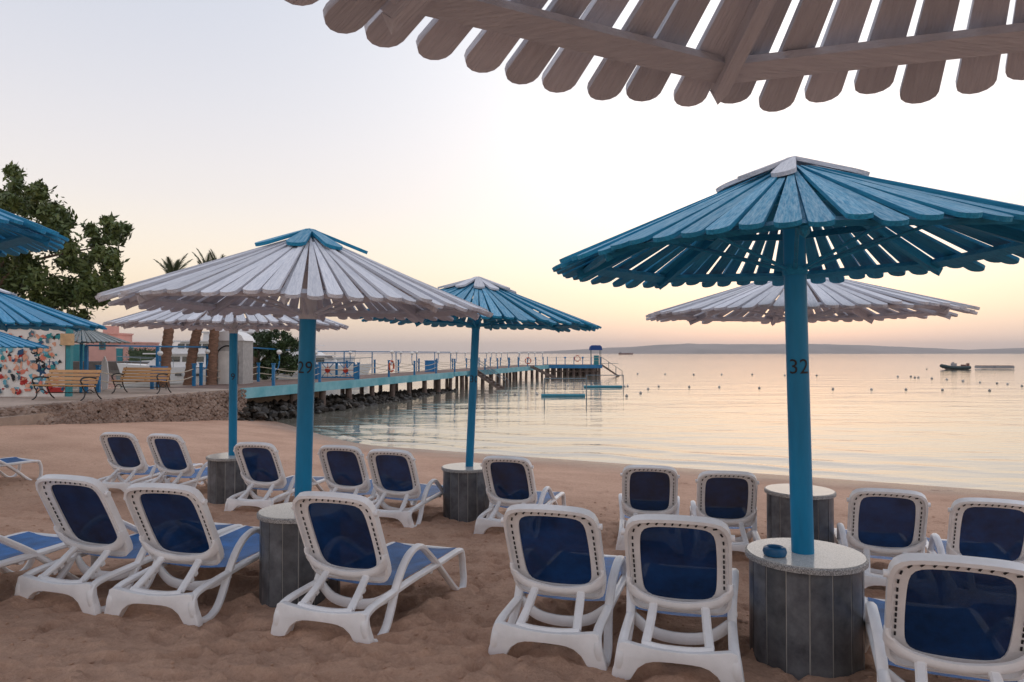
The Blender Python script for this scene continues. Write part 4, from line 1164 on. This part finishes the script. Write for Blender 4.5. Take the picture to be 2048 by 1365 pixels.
# ------------------------------------------------------------------ mural hut, benches, bin, cabin on the quay
hut = thing('mural_wall', 'white wall painted with a colourful sea life mural', 'wall', (-13.95, 22.2, DECK))
b = MB(); b.box((-2.6, 0.12, 1.06), (5.2, 0.24, 2.12)); b.build('wall', M_WALLW, hut)
b = MB(); b.box((-2.6, 0.12, 2.15), (5.24, 0.30, 0.06)); b.build('coping', M_CONC, hut)
MC = {k: mat('mural_' + k, c, 0.85, var=0.12, scale=5) for k, c in dict(red=(0.42, 0.035, 0.03), coral=(0.62, 0.20, 0.14), teal=(0.03, 0.22, 0.24), navy=(0.02, 0.07, 0.15), black=(0.012, 0.014, 0.018), sky=(0.12, 0.36, 0.46), salmon=(0.65, 0.33, 0.22), slate=(0.10, 0.16, 0.2)).items()}
_lay = [0]
def paint(nm, out, m, x, z, s, rot=0):
    """flat painted figure a few millimetres proud of the wall"""
    _lay[0] += 1; d = 0.003 + 0.00025 * _lay[0]
    c_, s_ = math.cos(rot), math.sin(rot)
    b = MB(); n = len(out)
    vs = [(x + s * (c_ * u - s_ * v), -d, z + s * (s_ * u + c_ * v)) for u, v in out]
    b.add(vs, [tuple(range(n))]); b.build(nm, MC[m], hut)
def star(n, r1, r2): return [((r1 if k % 2 == 0 else r2) * math.sin(math.pi * k / n), (r1 if k % 2 == 0 else r2) * math.cos(math.pi * k / n)) for k in range(2 * n)]
def blob(seed, n=14, k=0.35):
    r_ = random.Random(seed); return [((1 + k * (r_.random() - 0.5) * 2) * math.cos(2 * math.pi * i / n), (1 + k * (r_.random() - 0.5) * 2) * math.sin(2 * math.pi * i / n) * 0.75) for i in range(n)]
TAIL = [(-0.1, -1), (0.12, -1), (0.2, -0.1), (0.55, 0.35), (1.0, 0.75), (0.45, 0.62), (0.0, 0.3), (-0.45, 0.62), (-1.0, 0.75), (-0.55, 0.35), (-0.2, -0.1)]
ANCH = [(-0.08, 1), (0.08, 1), (0.08, 0.55), (0.4, 0.55), (0.4, 0.42), (0.08, 0.42), (0.08, -0.7), (0.45, -0.5), (0.6, -0.15), (0.75, -0.5), (0.45, -0.9), (0, -1.05), (-0.45, -0.9), (-0.75, -0.5), (-0.6, -0.15), (-0.45, -0.5), (-0.08, -0.7), (-0.08, 0.42), (-0.4, 0.42), (-0.4, 0.55), (-0.08, 0.55)]
PALMF = [(-0.06, -1), (0.08, -1), (0.05, 0.1), (0.5, -0.2), (0.9, -0.1), (0.5, 0.2), (0.95, 0.5), (0.45, 0.45), (0.5, 0.9), (0.1, 0.6), (-0.2, 1), (-0.25, 0.5), (-0.7, 0.7), (-0.5, 0.3), (-0.95, 0.1), (-0.5, 0.0), (-0.6, -0.4), (-0.05, 0.1)]
WAVE = [(-1, -0.4), (-0.4, 0.1), (0.1, 0.75), (0.7, 0.8), (1.0, 0.35), (0.75, 0.0), (0.8, 0.35), (0.55, 0.5), (0.3, 0.25), (0.3, -0.1), (0.7, -0.4)]
HULLP = [(-1, 0.3), (1, 0.3), (0.75, -0.3), (-0.8, -0.3)]
FISH = [(-1, 0), (-0.5, 0.4), (0.1, 0.42), (0.5, 0.12), (1, 0.4), (0.9, 0), (1, -0.4), (0.5, -0.12), (0.1, -0.42), (-0.5, -0.4)]
paint('whale_tail', TAIL, 'slate', -0.78, 0.36, 0.30, 0.5); paint('starfish', star(5, 1, 0.42), 'navy', -0.72, 0.80, 0.20, 0.3)
paint('anchor', ANCH, 'navy', -0.48, 1.0, 0.17); paint('anchor', ANCH, 'black', -0.98, 1.46, 0.14, 0.2); paint('palm', PALMF, 'black', -0.80, 1.08, 0.20)
paint('boat', HULLP, 'red', -0.28, 0.20, 0.30); paint('fish', FISH, 'sky', -0.95, 0.60, 0.20, -0.4); paint('fish', FISH, 'coral', -1.30, 0.78, 0.17, 0.4)
paint('wave', WAVE, 'black', -0.28, 1.86, 0.14); paint('wave', WAVE, 'navy', -0.62, 1.84, 0.10); paint('wave', WAVE, 'sky', -0.6, 0.55, 0.13)
paint('crab', star(8, 1, 0.6), 'red', -1.25, 0.48, 0.13); paint('crab', star(9, 1, 0.55), 'coral', -0.68, 1.22, 0.14); paint('starfish', star(5, 1, 0.4), 'red', -1.38, 1.30, 0.14)
for k in range(190):
    paint('figure', blob(k, random.choice((7, 9, 12)), 0.55), random.choice(list(MC)), random.uniform(-2.6, -0.06), random.uniform(0.12, 1.95), random.uniform(0.03, 0.10), random.uniform(0, 3))
b = MB(); b.box((0.10, 0.06, 1.1), (0.14, 0.14, 2.2)); b.build('corner_post', M_TEAL, hut)
b = MB(); b.box((0.13, -0.10, 1.78), (0.34, 0.16, 0.36)); tag(b.build('junction_box', M_TAN, None, loc=(-13.95, 22.2, DECK)), 'tan metal box fixed to the post at the mural corner', 'box')
b = MB(); b.prism([(0, 0), (0.16, 0.06), (0.21, 0.5), (0.16, 1.0), (0.06, 1.25), (-0.05, 1.0), (-0.06, 0.4)], 0.05, lambda x, y, d: (x, d, y))
tag(b.build('surfboard', M_HULL, None, loc=(-14.9, 25.9, DECK)), 'white board standing upright at the marina edge behind the bench', 'surfboard')

def bench(label, x, y, rz):
    root = thing('park_bench', label, 'bench', (x, y, DECK), (0, 0, rz), 'slatted benches on the quay')
    L = 1.78
    sl = MB(); sl.box((0, 0, 0), (L, 0.085, 0.035)); sme = sl.mesh('seat_slat', 0); sme.materials.append(M_BENCH)
    for k in range(4):
        obj('seat_slat', sme, None, root, (0, -0.42 + 0.115 * k, 0.43 - 0.012 * k))
    for k in range(4):
        obj('back_slat', sme, None, root, (0, 0.005 + 0.045 * k, 0.50 + 0.105 * k), (R(72), 0, 0))
    for s in (-1, 1):
        x0 = s * (L / 2 - 0.07)
        b = MB()
        b.sweep(smoothpath([(x0, 0.26, 0.0), (x0, 0.12, 0.12), (x0, 0.02, 0.30), (x0, 0.0, 0.42), (x0, 0.10, 0.65), (x0, 0.20, 0.88)], 4), 0.035, 0.035, up=(1, 0, 0))
        b.sweep(smoothpath([(x0, -0.52, 0.0), (x0, -0.40, 0.08), (x0, -0.36, 0.22), (x0, -0.44, 0.36), (x0, -0.46, 0.42)], 4), 0.035, 0.035, up=(1, 0, 0))
        b.sweep([(x0, -0.46, 0.405), (x0, 0.03, 0.375)], 0.03, 0.03, up=(1, 0, 0))
        b.sweep(smoothpath([(x0, -0.36, 0.2), (x0, -0.2, 0.30), (x0, -0.02, 0.2)], 4), 0.025, 0.025, up=(1, 0, 0))
        b.build('leg', M_IRON, root)
        b = MB(); b.sweep(smoothpath([(x0, 0.06, 0.62), (x0, -0.2, 0.66), (x0, -0.44, 0.64), (x0, -0.52, 0.56), (x0, -0.45, 0.46)], 4), 0.045, 0.03, up=(1, 0, 0)); b.build('armrest', M_IRON, root)
    b = MB(); b.tube([(-L / 2 + 0.07, -0.1, 0.2), (L / 2 - 0.07, -0.1, 0.2)], 0.014, 6); b.tube([(0, -0.45, 0.40), (0, 0.0, 0.38), (0, 0.14, 0.72)], 0.014, 6); b.build('stretcher', M_IRON, root)
bench('honey coloured slatted bench in front of the mural', -12.95, 20.9, R(-12))
bench('honey coloured slatted bench between the rail post and the blue bin', -12.55, 24.3, R(-8))
bn = thing('litter_bin', 'round blue litter bin on legs beside the palm', 'bin', (-13.15, 26.6, DECK))
b = MB(); b.lathe([(0.16, 0.28), (0.21, 0.34), (0.25, 0.80), (0.27, 0.82), (0.27, 0.86), (0.22, 0.86), (0.20, 0.4), (0, 0.38)], 18); b.build('body', M_BIN, bn)
for a in (0.5, 2.6, 4.7):
    b = MB(); b.tube([(0.2 * math.cos(a), 0.2 * math.sin(a), 0), (0.2 * math.cos(a), 0.2 * math.sin(a), 0.6)], 0.015, 6); b.build('leg', M_IRON, bn)
cabn = thing('shower_cabin', 'white round topped shower cabin with a dark arch beside the rail', 'cabin', (-12.4, 31.6, DECK))
b = MB(); b.box((0, 0, 0.95), (1.35, 1.2, 1.9)); b.build('wall', mat('cabin_render', (0.40, 0.38, 0.37), 0.85), cabn)
b = MB(); b.prism([(-0.74, 1.9), (0.74, 1.9), (0.62, 2.12), (0.35, 2.28), (0, 2.34), (-0.35, 2.28), (-0.62, 2.12)], 1.3, lambda x, y, d: (x, -0.65 + d, y)); b.build('roof', M_HULL, cabn)
b = MB(); b.tube(smoothpath([(-0.45, -0.62, 0), (-0.45, -0.62, 1.2), (-0.30, -0.62, 1.55), (0, -0.62, 1.68), (0.30, -0.62, 1.55), (0.45, -0.62, 1.2), (0.45, -0.62, 0)], 4), 0.03, 6, up=(0, 1, 0)); b.build('arch', M_IRON, cabn)
b = MB(); b.box((0, -0.606, 0.72), (0.8, 0.02, 1.44)); b.build('door', M_WALLW, cabn)

# ------------------------------------------------------------------ trees
def tree(name, label, x, y, z, clumps, n, size, m, trunk, limbs):
    root = thing(name, label, 'tree', (x, y, z))
    b = MB(); b.tube(smoothpath(trunk, 4), 0.26, 10, r2=0.12)
    for l in limbs: b.tube(smoothpath(l, 4), 0.11, 7, r2=0.025)
    b.build('trunk', M_BARK, root)
    obj('crown', leaves_mesh('crown', clumps, n, size, RNG), m, root)
# big tree behind the left umbrellas
CX, CY = -20.6, 27.5
def px_at(px, py, Y): return ((px - 1024) / 1422 * Y - CX, Y - CY, CAM_Z + (707 - py) / 1422 * Y - DECK)
rt = random.Random(5)
tpx = [(25, 362, 26), (60, 392, 30), (10, 410, 42), (30, 470, 50), (85, 440, 40), (118, 452, 30), (100, 500, 44), (60, 540, 52), (10, 540, 50), (150, 500, 36), (195, 468, 34), (228, 470, 26),
       (246, 455, 17), (205, 515, 36), (165, 545, 44), (225, 545, 22), (120, 590, 46), (60, 610, 50), (10, 610, 50), (185, 590, 38), (210, 575, 24), (150, 630, 30), (235, 570, 12), (95, 640, 40), (-50, 450, 70), (-60, 560, 80), (-120, 500, 80), (20, 342, 12), (212, 440, 14), (100, 420, 16), (75, 375, 14)]
cl = []
for (px, py, r) in tpx:
    for k in range(7):
        Y = 27.5 + rt.uniform(-2.3, 2.3); a = rt.uniform(0, 6.28); q_ = r * rt.uniform(0.2, 0.85)
        p = px_at(px + q_ * math.cos(a), py + q_ * math.sin(a), Y); rr = rt.uniform(0.28, 0.6) * r * Y / 1422
        cl.append((p[0], p[1], p[2], rr))
tree('leafy_tree', 'big leafy green tree rising behind the blue umbrellas and mural', CX, CY, DECK, cl, 60000, 0.125, M_LEAF,
     [(0, 0, -0.3), (0.1, 0, 1.5), (0.3, 0, 3.2), (0.2, 0, 5.0)],
     [[(0.2, 0, 2.2), (1.8, 0.4, 3.4), (3.4, 0.2, 4.4)], [(0.3, 0, 3), (2.0, -0.8, 4.6), (4.6, -0.3, 5.4)], [(0.2, 0, 3.2), (-1.6, 0.5, 4.8), (-3, 0.3, 6)], [(0.3, 0, 4), (0.8, 0.6, 5.8), (1.0, 0.3, 7.4)], [(0.2, 0, 2.0), (2.6, -0.5, 2.6), (4.2, -0.6, 3.4)]])
CX, CY = -13.4, 36.2
cl = []
for (px, py, r) in [(520, 685, 24), (545, 690, 26), (565, 680, 22), (535, 720, 26), (560, 715, 26), (512, 700, 16), (555, 745, 22), (530, 745, 18), (548, 668, 14), (578, 730, 20), (585, 690, 16), (600, 720, 14), (510, 672, 9)]:
    for k in range(5):
        Y = 36.2 + rt.uniform(-0.8, 0.8); a = rt.uniform(0, 6.28)
        p = px_at(px + r * 0.5 * math.cos(a), py + r * 0.5 * math.sin(a), Y); cl.append((*p, rt.uniform(0.35, 0.6) * r * Y / 1422))
tree('bushy_tree', 'dense dark green bushy tree behind umbrella 29 by the pier start', CX, CY, DECK, cl, 16000, 0.09, M_LEAFD, [(0.3, 0, -0.3), (0.35, 0, 0.5), (0.4, 0, 1.3), (0.4, 0, 1.8)], [[(0.35, 0, 0.6), (-0.3, 0, 1.2), (-0.5, 0, 1.8)], [(0.4, 0, 0.7), (0.9, 0.1, 1.2), (1.0, 0, 1.7)]])
def frond_mesh(L):
    b = MB()
    sp = [Vector((L * t, 0, L * (0.32 * t - 0.5 * t * t))) for t in np.linspace(0, 1, 12)]
    b.tube(sp, 0.022, 5, r2=0.006)
    for i in range(46):
        t = 0.12 + 0.86 * i / 45; k = int(t * 11); f = t * 11 - k
        p = sp[k].lerp(sp[min(k + 1, 11)], f)
        ll = 0.48 * math.sin(math.pi * min(1, t * 0.85 + 0.15)) + 0.12
        for s in (-1, 1):
            tip = p + Vector((ll * 0.62, s * ll * 0.62, -ll * 0.28 + random.uniform(-0.05, 0.05)))
            w = Vector((0.022, 0, 0.004))
            b.add([p - w, p + w, tip], [(0, 1, 2)])
    return b.mesh('frond', 0)
FR = frond_mesh(1.7); FR.materials.append(M_FROND)
def palm(label, x, y, h, lean, wind, nf=8):
    root = thing('palm_tree', label, 'palm tree', (x, y, DECK), (0, 0, 0), 'palms on the quay')
    b = MB()
    pts = smoothpath([(0, 0, -0.2), (lean * 0.3, 0, h * 0.35), (lean * 0.75, 0, h * 0.7), (lean, 0, h)], 14)
    vs = []; n = 12
    for i, p in enumerate(pts):
        r = (0.215 - 0.05 * i / len(pts)) * (1.10 if i % 2 else 0.94) + (0.05 if i < 3 else 0)
        for k in range(n):
            a = 2 * math.pi * (k + 0.5 * (i % 2)) / n
            vs.append((p.x + r * math.cos(a), p.y + r * math.sin(a), p.z))
    fs = [(i * n + k, i * n + (k + 1) % n, (i + 1) * n + (k + 1) % n, (i + 1) * n + k) for i in range(len(pts) - 1) for k in range(n)]
    b.add(vs, fs); b.build('trunk', M_PALM, root)
    rr = random.Random(int(x * 100))
    for k in range(nf):
        a = 2 * math.pi * k / nf + rr.uniform(-0.2, 0.2); pit_ = -R(rr.uniform(58, 88))
        o = obj('frond', FR, None, root, (lean, 0, h - 0.05), (0, pit_, a)); s = rr.uniform(0.55, 0.85); o.scale = (s, s * 0.7, s)
palm('palm with the slimmest reddish trunk beside the litter bin', -14.0, 28.6, 4.15, 0.35, 0)
palm('palm whose leaning trunk stands beside the blue rail post', -13.75, 30.2, 4.45, 0.75, 0)
palm('palm with the thickest straight trunk next to the shower cabin', -12.85, 30.4, 4.4, 0.25, 0)

# ------------------------------------------------------------------ evening air
hz = MB(); hz.box((0, 4490, 61), (17900, 9000, 138))
hz_m = bpy.data.materials.new('evening_haze'); hz_m.use_nodes = True
ht = hz_m.node_tree; ht.nodes.clear()
pv = ht.nodes.new('ShaderNodeVolumePrincipled'); pv.inputs['Color'].default_value = (0.93, 0.90, 0.90, 1); pv.inputs['Density'].default_value = 0.0001
ho = ht.nodes.new('ShaderNodeOutputMaterial'); ht.links.new(pv.outputs[0], ho.inputs['Volume'])
o = hz.build('haze', hz_m); o['kind'] = 'stuff'; tag(o, 'pale evening haze over the sea and far hills', 'haze')
